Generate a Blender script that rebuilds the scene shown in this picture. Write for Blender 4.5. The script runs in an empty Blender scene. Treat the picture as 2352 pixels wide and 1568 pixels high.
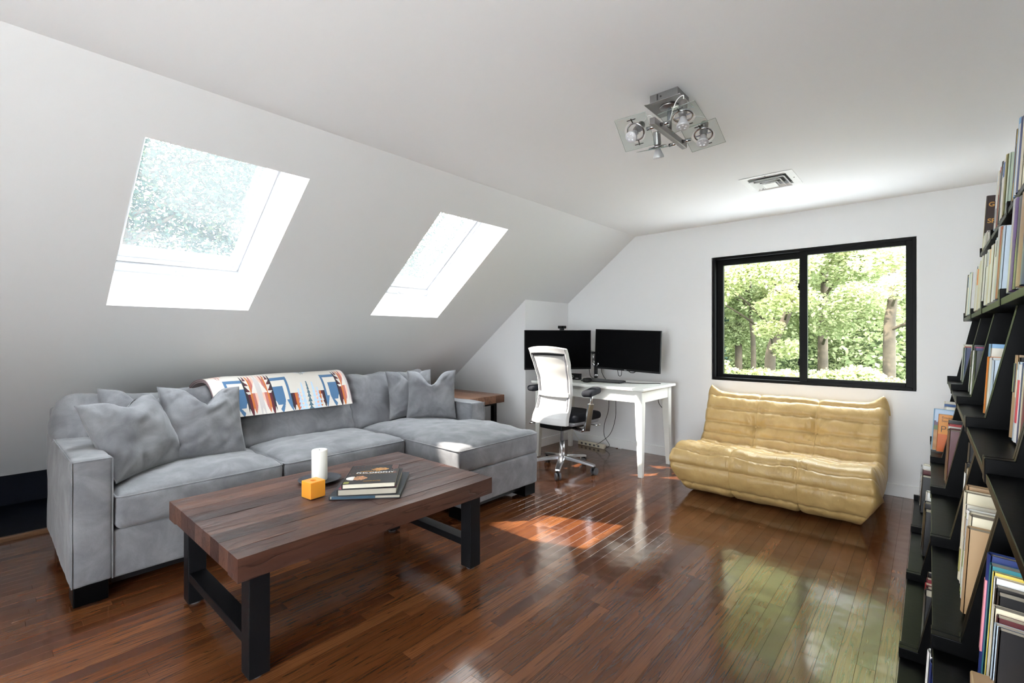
import bpy, bmesh, math, random
import numpy as np
from mathutils import Vector, Matrix, noise

random.seed(7)
R = math.radians
S = bpy.context.scene
COL = S.collection

# ------------------------------------------------------------------ camera
FPX, YAW = 1087.0, R(41.42)
cam_d = bpy.data.cameras.new('camera')
cam = bpy.data.objects.new('camera', cam_d)
COL.objects.link(cam)
cam.location = (0, 0, 1.2)
cam.rotation_euler = (math.pi / 2, 0, YAW)
cam_d.sensor_width = 36
cam_d.lens = 36 * FPX / 2352
cam_d.shift_y = -12 / 2352
cam_d.clip_start = 0.02
S.camera = cam

# ------------------------------------------------------------------ sky, sun, exposure
SKY = 6.0
w = bpy.data.worlds.new('sky')
S.world = w
w.use_nodes = True
w.node_tree.nodes['Background'].inputs[0].default_value = (0.88, 0.95, 1.0, 1)
w.node_tree.nodes['Background'].inputs[1].default_value = SKY

SUN_TO = Vector((0.601, 0.758, -1.0)).normalized()       # direction the sunlight travels
sd = bpy.data.lights.new('sun', 'SUN')
sd.energy = 6.0
sd.angle = R(0.6)
sd.color = (1.0, 0.93, 0.82)
sun = bpy.data.objects.new('sun', sd)
COL.objects.link(sun)
sun.location = (-8, -11, 16)
sun.rotation_euler = SUN_TO.to_track_quat('-Z', 'Y').to_euler()

S.view_settings.view_transform = 'Standard'
S.view_settings.look = 'None'
S.view_settings.gamma = 1.0
S.view_settings.use_curve_mapping = False
S.view_settings.exposure = 2.0
S.cycles.use_denoising = True
S.cycles.max_bounces = 9
S.cycles.diffuse_bounces = 6
S.cycles.glossy_bounces = 4
S.cycles.transparent_max_bounces = 16
S.cycles.sample_clamp_indirect = 6.0
S.cycles.caustics_reflective = False
S.cycles.caustics_refractive = False

# ------------------------------------------------------------------ materials
MATS = {}


def new_mat(name):
    m = bpy.data.materials.new(name)
    m.use_nodes = True
    nt = m.node_tree
    b = nt.nodes['Principled BSDF']
    MATS[name] = m
    return m, nt, b


def N(nt, t, **kw):
    n = nt.nodes.new(t)
    for k, v in kw.items():
        if k.startswith('i_'):
            n.inputs[k[2:].replace('_', ' ')].default_value = v
        else:
            setattr(n, k, v)
    return n


def lk(nt, a, ao, b, bi):
    nt.links.new(a.outputs[ao], b.inputs[bi])


def ramp(nt, stops):
    r = nt.nodes.new('ShaderNodeValToRGB')
    e = r.color_ramp.elements
    while len(e) > 1:
        e.remove(e[-1])
    e[0].position, e[0].color = stops[0][0], (*stops[0][1], 1)
    for p, c in stops[1:]:
        q = e.new(p)
        q.color = (*c, 1)
    return r


def plain(name, col, rough=0.5, metal=0.0, spec=0.5, bump=0.0, bscale=200.0, var=0.0, vscale=6.0, sheen=0.0, coat=0.0):
    m, nt, b = new_mat(name)
    b.inputs['Base Color'].default_value = (*col, 1)
    b.inputs['Roughness'].default_value = rough
    b.inputs['Metallic'].default_value = metal
    b.inputs['Specular IOR Level'].default_value = spec
    b.inputs['Sheen Weight'].default_value = sheen
    b.inputs['Coat Weight'].default_value = coat
    b.inputs['Coat Roughness'].default_value = 0.12
    if bump or var:
        g = N(nt, 'ShaderNodeTexCoord')
    if bump:
        n = N(nt, 'ShaderNodeTexNoise', i_Scale=bscale, i_Detail=4.0)
        lk(nt, g, 'Object', n, 'Vector')
        bp = N(nt, 'ShaderNodeBump', i_Strength=bump, i_Distance=0.002)
        lk(nt, n, 'Fac', bp, 'Height')
        lk(nt, bp, 'Normal', b, 'Normal')
    if var:
        n2 = N(nt, 'ShaderNodeTexNoise', i_Scale=vscale, i_Detail=5.0, i_Roughness=0.6)
        lk(nt, g, 'Object', n2, 'Vector')
        lo = tuple(max(0, c * (1 - var)) for c in col)
        hi = tuple(min(1, c * (1 + var)) for c in col)
        rp = ramp(nt, [(0.3, lo), (0.7, hi)])
        lk(nt, n2, 'Fac', rp, 'Fac')
        lk(nt, rp, 'Color', b, 'Base Color')
    return m


plain('wall_paint', (0.82, 0.82, 0.825), 0.75, bump=0.06, bscale=260, spec=0.3)
plain('ceiling_lightened', (0.93, 0.93, 0.93), 0.8, bump=0.05, bscale=260, spec=0.2)  # lifted above the wall paint to stand in for light on the ceiling
plain('trim_paint', (0.86, 0.86, 0.855), 0.4)
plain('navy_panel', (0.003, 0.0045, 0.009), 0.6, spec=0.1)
plain('white_frame', (0.74, 0.75, 0.77), 0.3)
plain('black_frame', (0.003, 0.003, 0.003), 0.45, spec=0.12)
plain('black_metal', (0.006, 0.006, 0.007), 0.45, spec=0.18, bump=0.05, bscale=500)
plain('black_plastic', (0.006, 0.006, 0.007), 0.5, spec=0.3)
plain('black_wood', (0.002, 0.002, 0.0022), 0.34, spec=0.06, bump=0.12, bscale=60)
plain('black_fabric', (0.012, 0.013, 0.017), 0.85, spec=0.2, bump=0.3, bscale=900)
plain('screen', (0.0015, 0.0015, 0.002), 0.6, spec=0.06)
plain('chrome', (0.55, 0.56, 0.58), 0.16, 1.0)
plain('brushed_metal', (0.34, 0.335, 0.33), 0.34, 1.0)
plain('aluminium', (0.66, 0.66, 0.68), 0.28, 1.0)
plain('chair_shell', (0.50, 0.49, 0.48), 0.38)
plain('chair_mesh', (0.40, 0.39, 0.375), 0.8, bump=0.25, bscale=900)
plain('chair_grey', (0.22, 0.22, 0.24), 0.4)
plain('desk_paint', (0.70, 0.70, 0.655), 0.32, bump=0.04, bscale=40)
plain('cream_plastic', (0.75, 0.70, 0.55), 0.4)
plain('bulb_grey', (0.55, 0.55, 0.56), 0.4, 0.3)
plain('led', (0.8, 0.8, 0.82), 0.25)
plain('candle_white', (0.86, 0.84, 0.78), 0.45, spec=0.4)
plain('slate', (0.03, 0.032, 0.04), 0.45, bump=0.3, bscale=120, var=0.5, vscale=30)
plain('page', (0.70, 0.64, 0.52), 0.85, bump=0.3, bscale=700)
plain('page_grey', (0.42, 0.38, 0.31), 0.85, bump=0.3, bscale=700)
plain('rubber_grey', (0.10, 0.10, 0.105), 0.5)
plain('trunk_bark', (0.06, 0.046, 0.03), 0.9, bump=1.0, bscale=8, var=0.45, vscale=3)
plain('grass_ground', (0.06, 0.09, 0.035), 0.95, var=0.3, vscale=0.6)
plain('bounce_metal', (0.52, 0.53, 0.54), 0.6)
plain('bounce_deck', (0.80, 0.81, 0.82), 0.8, bump=0.2, bscale=30)
plain('ink_white', (0.8, 0.8, 0.78), 0.5)
plain('ink_gold', (0.72, 0.36, 0.07), 0.5)
plain('ink_black', (0.015, 0.013, 0.012), 0.5)
plain('shoe_wood', (0.12, 0.055, 0.022), 0.4)
plain('shell_wall', (0.55, 0.56, 0.58), 0.8)

# attribute colour materials
def attr_mat(name, rough, bump=0.0, bscale=400, sheen=0.0):
    m, nt, b = new_mat(name)
    a = N(nt, 'ShaderNodeAttribute', attribute_name='col')
    lk(nt, a, 'Color', b, 'Base Color')
    b.inputs['Roughness'].default_value = rough
    b.inputs['Sheen Weight'].default_value = sheen
    if bump:
        g = N(nt, 'ShaderNodeTexCoord')
        n = N(nt, 'ShaderNodeTexNoise', i_Scale=bscale, i_Detail=3.0)
        lk(nt, g, 'Object', n, 'Vector')
        bp = N(nt, 'ShaderNodeBump', i_Strength=bump, i_Distance=0.002)
        lk(nt, n, 'Fac', bp, 'Height')
        lk(nt, bp, 'Normal', b, 'Normal')
    return m


attr_mat('blanket_wool', 0.9, 0.35, 700, 0.15)
attr_mat('print', 0.35)


def wax():
    m, nt, b = new_mat('amber_wax')
    b.inputs['Base Color'].default_value = (0.80, 0.33, 0.035, 1)
    b.inputs['Roughness'].default_value = 0.42
    b.inputs['Subsurface Weight'].default_value = 0.35
    b.inputs['Subsurface Radius'].default_value = (0.03, 0.012, 0.003)
    b.inputs['Subsurface Scale'].default_value = 1.0


wax()


def suede():
    m, nt, b = new_mat('suede')
    g = N(nt, 'ShaderNodeNewGeometry')
    n1 = N(nt, 'ShaderNodeTexNoise', i_Scale=7.0, i_Detail=5.0, i_Roughness=0.62, i_Distortion=0.6)
    n2 = N(nt, 'ShaderNodeTexNoise', i_Scale=420.0, i_Detail=2.0)
    lk(nt, g, 'Position', n1, 'Vector')
    lk(nt, g, 'Position', n2, 'Vector')
    r1 = ramp(nt, [(0.28, (0.135, 0.137, 0.148)), (0.5, (0.18, 0.182, 0.193)), (0.75, (0.25, 0.252, 0.264))])
    lk(nt, n1, 'Fac', r1, 'Fac')
    mx = N(nt, 'ShaderNodeMix', data_type='RGBA', blend_type='MULTIPLY')
    mx.inputs[0].default_value = 0.30
    lk(nt, r1, 'Color', mx, 6)
    r2 = ramp(nt, [(0.3, (0.6, 0.6, 0.6)), (0.7, (1, 1, 1))])
    lk(nt, n2, 'Fac', r2, 'Fac')
    lk(nt, r2, 'Color', mx, 7)
    lk(nt, mx, 2, b, 'Base Color')
    b.inputs['Roughness'].default_value = 0.85
    b.inputs['Specular IOR Level'].default_value = 0.2
    b.inputs['Sheen Weight'].default_value = 0.25
    b.inputs['Sheen Roughness'].default_value = 0.4
    n3 = N(nt, 'ShaderNodeTexNoise', i_Scale=30.0, i_Detail=4.0)
    lk(nt, g, 'Position', n3, 'Vector')
    ad = N(nt, 'ShaderNodeMath', operation='MULTIPLY_ADD')
    ad.inputs[1].default_value = 0.25
    lk(nt, n2, 'Fac', ad, 0)
    lk(nt, n3, 'Fac', ad, 2)
    bp = N(nt, 'ShaderNodeBump', i_Strength=0.22, i_Distance=0.006)
    lk(nt, ad, 'Value', bp, 'Height')
    lk(nt, bp, 'Normal', b, 'Normal')


suede()


def leather():
    m, nt, b = new_mat('tan_leather')
    g = N(nt, 'ShaderNodeTexCoord')
    n1 = N(nt, 'ShaderNodeTexNoise', i_Scale=9.0, i_Detail=4.0)
    lk(nt, g, 'Object', n1, 'Vector')
    r1 = ramp(nt, [(0.3, (0.43, 0.28, 0.10)), (0.7, (0.54, 0.37, 0.15))])
    lk(nt, n1, 'Fac', r1, 'Fac')
    lk(nt, r1, 'Color', b, 'Base Color')
    b.inputs['Roughness'].default_value = 0.42
    mp = N(nt, 'ShaderNodeMapping')
    mp.inputs['Scale'].default_value = (1.0, 0.35, 0.35)
    lk(nt, g, 'Object', mp, 'Vector')
    n2 = N(nt, 'ShaderNodeTexNoise', i_Scale=26.0, i_Detail=3.0, i_Distortion=0.8)
    lk(nt, mp, 'Vector', n2, 'Vector')
    n3 = N(nt, 'ShaderNodeTexVoronoi', i_Scale=330.0)
    lk(nt, g, 'Object', n3, 'Vector')
    ad = N(nt, 'ShaderNodeMath', operation='MULTIPLY_ADD')
    ad.inputs[1].default_value = 0.06
    lk(nt, n3, 'Distance', ad, 0)
    lk(nt, n2, 'Fac', ad, 2)
    bp = N(nt, 'ShaderNodeBump', i_Strength=0.45, i_Distance=0.012)
    lk(nt, ad, 'Value', bp, 'Height')
    lk(nt, bp, 'Normal', b, 'Normal')


leather()


def wood(name, stops, rough, gx, gy, ring, bumpd, line=0.75, axis='Y', dark=(0.02, 0.007, 0.003), wav=0.0, spec=0.5, coat=0.0, patch=None):
    """long-grain wood: grain runs along world Y (or X); attribute rnd shifts each board."""
    m, nt, b = new_mat(name)
    g = N(nt, 'ShaderNodeNewGeometry')
    a = N(nt, 'ShaderNodeAttribute', attribute_name='rnd')
    sp = N(nt, 'ShaderNodeSeparateXYZ')
    lk(nt, g, 'Position', sp, 0)
    off = N(nt, 'ShaderNodeMath', operation='MULTIPLY')
    off.inputs[1].default_value = 37.0
    lk(nt, a, 'Fac', off, 0)
    ax = N(nt, 'ShaderNodeMath', operation='MULTIPLY')
    ax.inputs[1].default_value = gx
    ay = N(nt, 'ShaderNodeMath', operation='MULTIPLY')
    ay.inputs[1].default_value = gy
    lk(nt, sp, 0 if axis == 'Y' else 1, ax, 0)
    lk(nt, sp, 1 if axis == 'Y' else 0, ay, 0)
    zo = N(nt, 'ShaderNodeMath', operation='MULTIPLY_ADD')
    zo.inputs[1].default_value = gx
    lk(nt, sp, 2, zo, 0)
    lk(nt, off, 0, zo, 2)
    cb = N(nt, 'ShaderNodeCombineXYZ')
    lk(nt, ax, 0, cb, 0)
    lk(nt, ay, 0, cb, 1)
    lk(nt, zo, 0, cb, 2)
    # growth rings: contour lines of a stretched noise field
    n1 = N(nt, 'ShaderNodeTexNoise', i_Scale=1.0, i_Detail=2.0, i_Roughness=0.45)
    lk(nt, cb, 0, n1, 'Vector')
    k = N(nt, 'ShaderNodeMath', operation='MULTIPLY')
    k.inputs[1].default_value = ring
    lk(nt, n1, 'Fac', k, 0)
    fr = N(nt, 'ShaderNodeMath', operation='FRACT')
    lk(nt, k, 0, fr, 0)
    # fine pores
    sc = N(nt, 'ShaderNodeVectorMath', operation='MULTIPLY')
    sc.inputs[1].default_value = (14, 5, 14)
    lk(nt, cb, 0, sc, 0)
    n2 = N(nt, 'ShaderNodeTexNoise', i_Scale=1.0, i_Detail=3.0, i_Roughness=0.7)
    lk(nt, sc, 0, n2, 'Vector')
    # base tone
    n3 = N(nt, 'ShaderNodeTexNoise', i_Scale=0.6, i_Detail=4.0)
    lk(nt, cb, 0, n3, 'Vector')
    t = N(nt, 'ShaderNodeMath', operation='MULTIPLY_ADD')
    t.inputs[1].default_value = 0.75
    lk(nt, n3, 'Fac', t, 0)
    rr = N(nt, 'ShaderNodeMath', operation='MULTIPLY_ADD')
    rr.inputs[1].default_value = 0.5
    rr.inputs[2].default_value = -0.14
    lk(nt, a, 'Fac', rr, 0)
    lk(nt, rr, 0, t, 2)
    base = ramp(nt, stops)
    lk(nt, t, 0, base, 'Fac')
    lr = ramp(nt, [(line - 0.05, (1, 1, 1)), (line + 0.12, (0.78, 0.74, 0.72)), (0.96, (0.42, 0.37, 0.36)), (1.0, (0.95, 0.95, 0.95))])
    lk(nt, fr, 0, lr, 'Fac')
    pr = ramp(nt, [(0.33, (0.42, 0.38, 0.37)), (0.43, (1, 1, 1))])
    lk(nt, n2, 'Fac', pr, 'Fac')
    m1 = N(nt, 'ShaderNodeMix', data_type='RGBA', blend_type='MULTIPLY')
    m1.inputs[0].default_value = 0.9
    lk(nt, base, 'Color', m1, 6)
    lk(nt, lr, 'Color', m1, 7)
    m2 = N(nt, 'ShaderNodeMix', data_type='RGBA', blend_type='MULTIPLY')
    m2.inputs[0].default_value = 0.75
    lk(nt, m1, 2, m2, 6)
    lk(nt, pr, 'Color', m2, 7)
    fin = m2
    if patch:
        np_ = N(nt, 'ShaderNodeTexNoise', i_Scale=0.35, i_Detail=3.0)
        lk(nt, cb, 0, np_, 'Vector')
        rp = ramp(nt, [(0.38, patch[0]), (0.62, patch[1])])
        lk(nt, np_, 'Fac', rp, 'Fac')
        m3 = N(nt, 'ShaderNodeMix', data_type='RGBA', blend_type='MULTIPLY')
        m3.inputs[0].default_value = 1.0
        lk(nt, m2, 2, m3, 6)
        lk(nt, rp, 'Color', m3, 7)
        ng = N(nt, 'ShaderNodeTexNoise', i_Scale=1.6, i_Detail=5.0, i_Roughness=0.75)
        lk(nt, cb, 0, ng, 'Vector')
        rg = ramp(nt, [(0.30, (0.22, 0.19, 0.2)), (0.37, (1, 1, 1))])
        lk(nt, ng, 'Fac', rg, 'Fac')
        fin = N(nt, 'ShaderNodeMix', data_type='RGBA', blend_type='MULTIPLY')
        fin.inputs[0].default_value = 1.0
        lk(nt, m3, 2, fin, 6)
        lk(nt, rg, 'Color', fin, 7)
    lk(nt, fin, 2, b, 'Base Color')
    b.inputs['Roughness'].default_value = rough
    b.inputs['Specular IOR Level'].default_value = spec
    b.inputs['Coat Weight'].default_value = coat
    b.inputs['Coat Roughness'].default_value = 0.1
    h = N(nt, 'ShaderNodeMath', operation='MULTIPLY_ADD')
    h.inputs[1].default_value = 0.35
    lk(nt, pr, 'Color', h, 0)
    lk(nt, lr, 'Color', h, 2)
    bp = N(nt, 'ShaderNodeBump', i_Strength=1.0, i_Distance=bumpd)
    lk(nt, h, 0, bp, 'Height')
    if wav:
        n4 = N(nt, 'ShaderNodeTexNoise', i_Scale=9.0, i_Detail=1.0)
        lk(nt, g, 'Position', n4, 'Vector')
        b2 = N(nt, 'ShaderNodeBump', i_Strength=1.0, i_Distance=wav)
        lk(nt, n4, 'Fac', b2, 'Height')
        lk(nt, b2, 'Normal', bp, 'Normal')
    lk(nt, bp, 'Normal', b, 'Normal')
    return m


wood('floor_oak', [(0.15, (0.062, 0.018, 0.007)), (0.45, (0.112, 0.037, 0.013)), (0.8, (0.175, 0.064, 0.023))],
     0.15, 24.0, 1.1, 9.0, 0.00007, wav=0.0028, coat=0.25)
wood('reclaimed_wood', [(0.15, (0.045, 0.019, 0.014)), (0.45, (0.085, 0.037, 0.027)), (0.75, (0.145, 0.072, 0.052))],
     0.40, 16.0, 1.8, 6.0, 0.0014, patch=((0.88, 0.78, 0.64), (0.64, 0.68, 0.76)))
wood('end_table_wood', [(0.15, (0.09, 0.036, 0.02)), (0.45, (0.17, 0.075, 0.04)), (0.75, (0.26, 0.13, 0.075))],
     0.42, 14.0, 2.0, 4.0, 0.0007, axis='X')


def glass(name, haze, col, tint=(1, 1, 1), rough=0.0):
    m, nt, b = new_mat(name)
    out = nt.nodes['Material Output']
    tr = N(nt, 'ShaderNodeBsdfTransparent')
    tr.inputs[0].default_value = (*tint, 1)
    gl = N(nt, 'ShaderNodeBsdfGlossy')
    gl.inputs['Roughness'].default_value = rough
    lw = N(nt, 'ShaderNodeLayerWeight', i_Blend=0.5)
    pw = N(nt, 'ShaderNodeMath', operation='POWER')
    pw.inputs[1].default_value = 5.0
    lk(nt, lw, 'Facing', pw, 0)
    fr = N(nt, 'ShaderNodeMath', operation='MULTIPLY_ADD')
    fr.inputs[1].default_value = 0.9
    fr.inputs[2].default_value = 0.03
    lk(nt, pw, 0, fr, 0)
    mx = N(nt, 'ShaderNodeMixShader')
    lk(nt, fr, 0, mx, 0)
    lk(nt, tr, 0, mx, 1)
    lk(nt, gl, 0, mx, 2)
    last = mx
    if haze:
        df = N(nt, 'ShaderNodeBsdfTranslucent')
        df.inputs[0].default_value = (*col, 1)
        d2 = N(nt, 'ShaderNodeBsdfDiffuse')
        d2.inputs[0].default_value = (*col, 1)
        hm = N(nt, 'ShaderNodeMixShader')
        hm.inputs[0].default_value = 0.3
        lk(nt, df, 0, hm, 1)
        lk(nt, d2, 0, hm, 2)
        m2 = N(nt, 'ShaderNodeMixShader')
        m2.inputs[0].default_value = haze
        lk(nt, mx, 0, m2, 1)
        lk(nt, hm, 0, m2, 2)
        last = m2
    lk(nt, last, 0, out, 'Surface')


glass('clear_glass', 0, (1, 1, 1))
glass('plate_glass', 0.02, (0.8, 0.85, 0.83), (0.93, 0.96, 0.95))
glass('dusty_glass', 0.03, (0.88, 0.94, 1.0))
glass('insect_screen', 0.22, (0.8, 0.82, 0.8))


def leaf_mat(name, lo, mid, hi, trans=0.45):
    m, nt, b = new_mat(name)
    out = nt.nodes['Material Output']
    a = N(nt, 'ShaderNodeAttribute', attribute_name='rnd')
    rp = ramp(nt, [(0.0, lo), (0.5, mid), (1.0, hi)])
    lk(nt, a, 'Fac', rp, 'Fac')
    d = N(nt, 'ShaderNodeBsdfDiffuse')
    t = N(nt, 'ShaderNodeBsdfTranslucent')
    lk(nt, rp, 'Color', d, 0)
    lk(nt, rp, 'Color', t, 0)
    mx = N(nt, 'ShaderNodeMixShader')
    mx.inputs[0].default_value = trans
    lk(nt, d, 0, mx, 1)
    lk(nt, t, 0, mx, 2)
    lk(nt, mx, 0, out, 'Surface')


leaf_mat('leaf_bright', (0.22, 0.27, 0.11), (0.42, 0.46, 0.23), (0.68, 0.68, 0.45))
leaf_mat('leaf_mid', (0.21, 0.26, 0.13), (0.39, 0.44, 0.24), (0.64, 0.66, 0.42))
leaf_mat('leaf_cool', (0.035, 0.068, 0.056), (0.065, 0.11, 0.085), (0.22, 0.24, 0.11))


def M_(n):
    return MATS[n]


def solid(name, col, rough=0.5, **k):
    return MATS.get(name) or plain(name, col, rough, **k)


# ------------------------------------------------------------------ mesh helpers
class MB:
    def __init__(self):
        self.v, self.f = [], []

    def add(self, vs, fs, M=None):
        o = len(self.v)
        self.v += [tuple(M @ Vector(p)) if M is not None else tuple(p) for p in vs]
        self.f += [tuple(i + o for i in q) for q in fs]
        return self

    def box(self, x0, x1, y0, y1, z0, z1, M=None):
        vs = [(x, y, z) for z in (z0, z1) for y in (y0, y1) for x in (x0, x1)]
        return self.add(vs, [(0, 2, 3, 1), (4, 5, 7, 6), (0, 1, 5, 4), (2, 6, 7, 3), (0, 4, 6, 2), (1, 3, 7, 5)], M)

    def cyl(self, p0, p1, r0, r1=None, n=20, M=None):
        r1 = r0 if r1 is None else r1
        p0, p1 = Vector(p0), Vector(p1)
        q = (p1 - p0).to_track_quat('Z', 'Y').to_matrix()
        vs, fs = [], []
        for p, r in ((p0, r0), (p1, r1)):
            for i in range(n):
                a = 2 * math.pi * i / n
                vs.append(p + q @ Vector((r * math.cos(a), r * math.sin(a), 0)))
        for i in range(n):
            j = (i + 1) % n
            fs.append((i, j, n + j, n + i))
        fs += [tuple(range(n - 1, -1, -1)), tuple(range(n, 2 * n))]
        return self.add(vs, fs, M)

    def tube(self, pts, r, n=8, closed=False, M=None):
        pts = [Vector(p) for p in pts]
        m = len(pts)
        vs, fs = [], []
        up = Vector((0, 0, 1))
        prev = None
        for i, p in enumerate(pts):
            if closed:
                d = pts[(i + 1) % m] - pts[i - 1]
            else:
                d = pts[min(i + 1, m - 1)] - pts[max(i - 1, 0)]
            d = d.normalized() if d.length > 1e-9 else Vector((0, 0, 1))
            if prev is None:
                a = up if abs(d.dot(up)) < 0.9 else Vector((1, 0, 0))
                s = d.cross(a).normalized()
            else:
                s = (prev - d * prev.dot(d)).normalized()
            prev = s
            t = d.cross(s)
            rr = r[i] if isinstance(r, (list, tuple)) else r
            for k in range(n):
                a = 2 * math.pi * k / n
                vs.append(p + s * (rr * math.cos(a)) + t * (rr * math.sin(a)))
        for i in range(m if closed else m - 1):
            o, q = i * n, ((i + 1) % m) * n
            for k in range(n):
                l = (k + 1) % n
                fs.append((o + k, q + k, q + l, o + l))
        if not closed:
            fs += [tuple(range(n)), tuple(range((m - 1) * n + n - 1, (m - 1) * n - 1, -1))]
        return self.add(vs, fs, M)

    def lathe(self, prof, n=32, M=None):
        vs, fs = [], []
        m = len(prof)
        for r, z in prof:
            for i in range(n):
                a = 2 * math.pi * i / n
                vs.append((r * math.cos(a), r * math.sin(a), z))
        for j in range(m - 1):
            for i in range(n):
                k = (i + 1) % n
                fs.append((j * n + i, j * n + k, (j + 1) * n + k, (j + 1) * n + i))
        fs += [tuple(range(n - 1, -1, -1)), tuple(range((m - 1) * n, m * n))]
        return self.add(vs, fs, M)

    def prism(self, poly, axis, a0, a1, M=None):
        """poly: list of 2D points; axis 'y': poly=(x,z); 'z': poly=(x,y); 'x': poly=(y,z)."""
        def P(q, a):
            return {'y': (q[0], a, q[1]), 'z': (q[0], q[1], a), 'x': (a, q[0], q[1])}[axis]
        n = len(poly)
        vs = [P(q, a0) for q in poly] + [P(q, a1) for q in poly]
        fs = [(i, (i + 1) % n, n + (i + 1) % n, n + i) for i in range(n)]
        fs += [tuple(range(n - 1, -1, -1)), tuple(range(n, 2 * n))]
        return self.add(vs, fs, M)

    def grid(self, nu, nv, fn, M=None, wrap=False):
        vs = [fn(i / nu, j / nv) for j in range(nv + 1) for i in range(nu + 1)]
        fs = [(j * (nu + 1) + i, j * (nu + 1) + i + 1, (j + 1) * (nu + 1) + i + 1, (j + 1) * (nu + 1) + i)
              for j in range(nv) for i in range(nu)]
        return self.add(vs, fs, M)

    def build(self, name, mat, parent=None, smooth=False, bevel=0.0, seg=2, fix=True, local=False, rnd=None):
        me = bpy.data.meshes.new(name)
        me.from_pydata(self.v, [], self.f)
        if fix:
            b = bmesh.new()
            b.from_mesh(me)
            bmesh.ops.recalc_face_normals(b, faces=b.faces)
            b.to_mesh(me)
            b.free()
        if rnd is not None:
            at = me.attributes.new('rnd', 'FLOAT', 'POINT')
            at.data.foreach_set('value', [rnd] * len(me.vertices))
        me.materials.append(M_(mat) if isinstance(mat, str) else mat)
        if smooth:
            me.polygons.foreach_set('use_smooth', [True] * len(me.polygons))
        o = bpy.data.objects.new(name, me)
        COL.objects.link(o)
        if parent is not None:
            o.parent = parent
            if not local and not parent.get('_loc') and parent.parent is None:
                o.matrix_parent_inverse = parent.matrix_basis.inverted()
        if bevel:
            md = o.modifiers.new('soft_edges', 'BEVEL')
            md.width = bevel
            md.segments = seg
            md.limit_method = 'ANGLE'
        if smooth == 'angle':
            pass
        return o


def tag(o, label=None, cat=None, group=None, kind=None):
    if label:
        o['label'] = label
    if cat:
        o['category'] = cat
    if group:
        o['group'] = group
    if kind:
        o['kind'] = kind
    return o


def thing(name, label, cat, loc=(0, 0, 0), rotz=0.0, group=None, kind=None):
    o = bpy.data.objects.new(name, None)
    o.empty_display_size = 0.1
    COL.objects.link(o)
    o.location = loc
    o.rotation_euler = (0, 0, rotz)
    return tag(o, label, cat, group, kind)


def struct(o):
    o['kind'] = 'structure'
    return o


def copy_tree(o, parent=None):
    c = o.copy()
    COL.objects.link(c)
    c.parent = parent
    for ch in list(o.children):
        copy_tree(ch, c)
    return c


def rbox(name, mat, parent, x0, x1, y0, y1, z0, z1, bevel=0.003, M=None, **k):
    return MB().box(x0, x1, y0, y1, z0, z1, M).build(name, mat, parent, bevel=bevel, **k)


def soft_box(x0, x1, y0, y1, z0, z1, r=0.03, crown=0.0, n=22, wr=0.004, seed=0.0, sag=0.0, wfreq=5.0, warp=None, M=None, bulge=0.0):
    """rounded, crowned upholstery block."""
    hx, hy, hz = (x1 - x0) / 2, (y1 - y0) / 2, (z1 - z0) / 2
    r = min(r, 0.97 * min(hx, hy, hz))
    c = Vector(((x0 + x1) / 2, (y0 + y1) / 2, (z0 + z1) / 2))
    idx, vs, fs = {}, [], []

    def cnt(h):
        return max(6, min(48, int(n * h / max(hx, hy, hz) + 4)))
    nx, ny, nz = cnt(hx), cnt(hy), cnt(hz)

    def vert(px, py, pz):
        key = (round(px, 5), round(py, 5), round(pz, 5))
        if key in idx:
            return idx[key]
        p = Vector((px * hx, py * hy, pz * hz))
        inner = Vector((max(-hx + r, min(hx - r, p.x)), max(-hy + r, min(hy - r, p.y)), max(-hz + r, min(hz - r, p.z))))
        d = p - inner
        q = inner + d.normalized() * r if d.length > 1e-9 else p
        nrm = d.normalized() if d.length > 1e-9 else Vector((0, 0, 1))
        if crown and pz > 0:
            q.z += crown * (1 - px ** 4) * (1 - py ** 4) * min(1, pz)
        if bulge:
            q.x += bulge * px * (1 - py * py) * (1 - pz * pz)
            q.y += bulge * py * (1 - px * px) * (1 - pz * pz)
        w_ = q + c
        if wr:
            q += nrm * wr * noise.noise(Vector((w_.x * wfreq + seed, w_.y * wfreq, w_.z * wfreq)))
            q += nrm * wr * 0.6 * noise.noise(Vector((w_.x * wfreq * 3 + seed, w_.y * wfreq * 3, w_.z * wfreq * 2)))
        q = q + c
        if warp:
            q = warp(q)
        idx[key] = len(vs)
        vs.append(q)
        return idx[key]

    def lines(h, m):      # grid lines with extra rows across the rounded rim
        k = (h - r) / h
        inner = [-k + 2 * k * i / m for i in range(m + 1)]
        rim = [1.0, 1 - 0.3 * (1 - k), 1 - 0.62 * (1 - k)]
        return [-q for q in rim] + inner + rim[::-1]
    LN = {'x': lines(hx, nx), 'y': lines(hy, ny), 'z': lines(hz, nz)}
    for (a, b, mk) in (('x', 'y', 'z'), ('x', 'z', 'y'), ('y', 'z', 'x')):
        for s in (-1, 1):
            for i in range(len(LN[a]) - 1):
                for j in range(len(LN[b]) - 1):
                    q = []
                    for (ii, jj) in ((i, j), (i + 1, j), (i + 1, j + 1), (i, j + 1)):
                        d = {a: LN[a][ii], b: LN[b][jj], mk: float(s)}
                        q.append(vert(d['x'], d['y'], d['z']))
                    fs.append(tuple(q))
    mb = MB()
    mb.add(vs, fs, M)
    return mb


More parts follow.
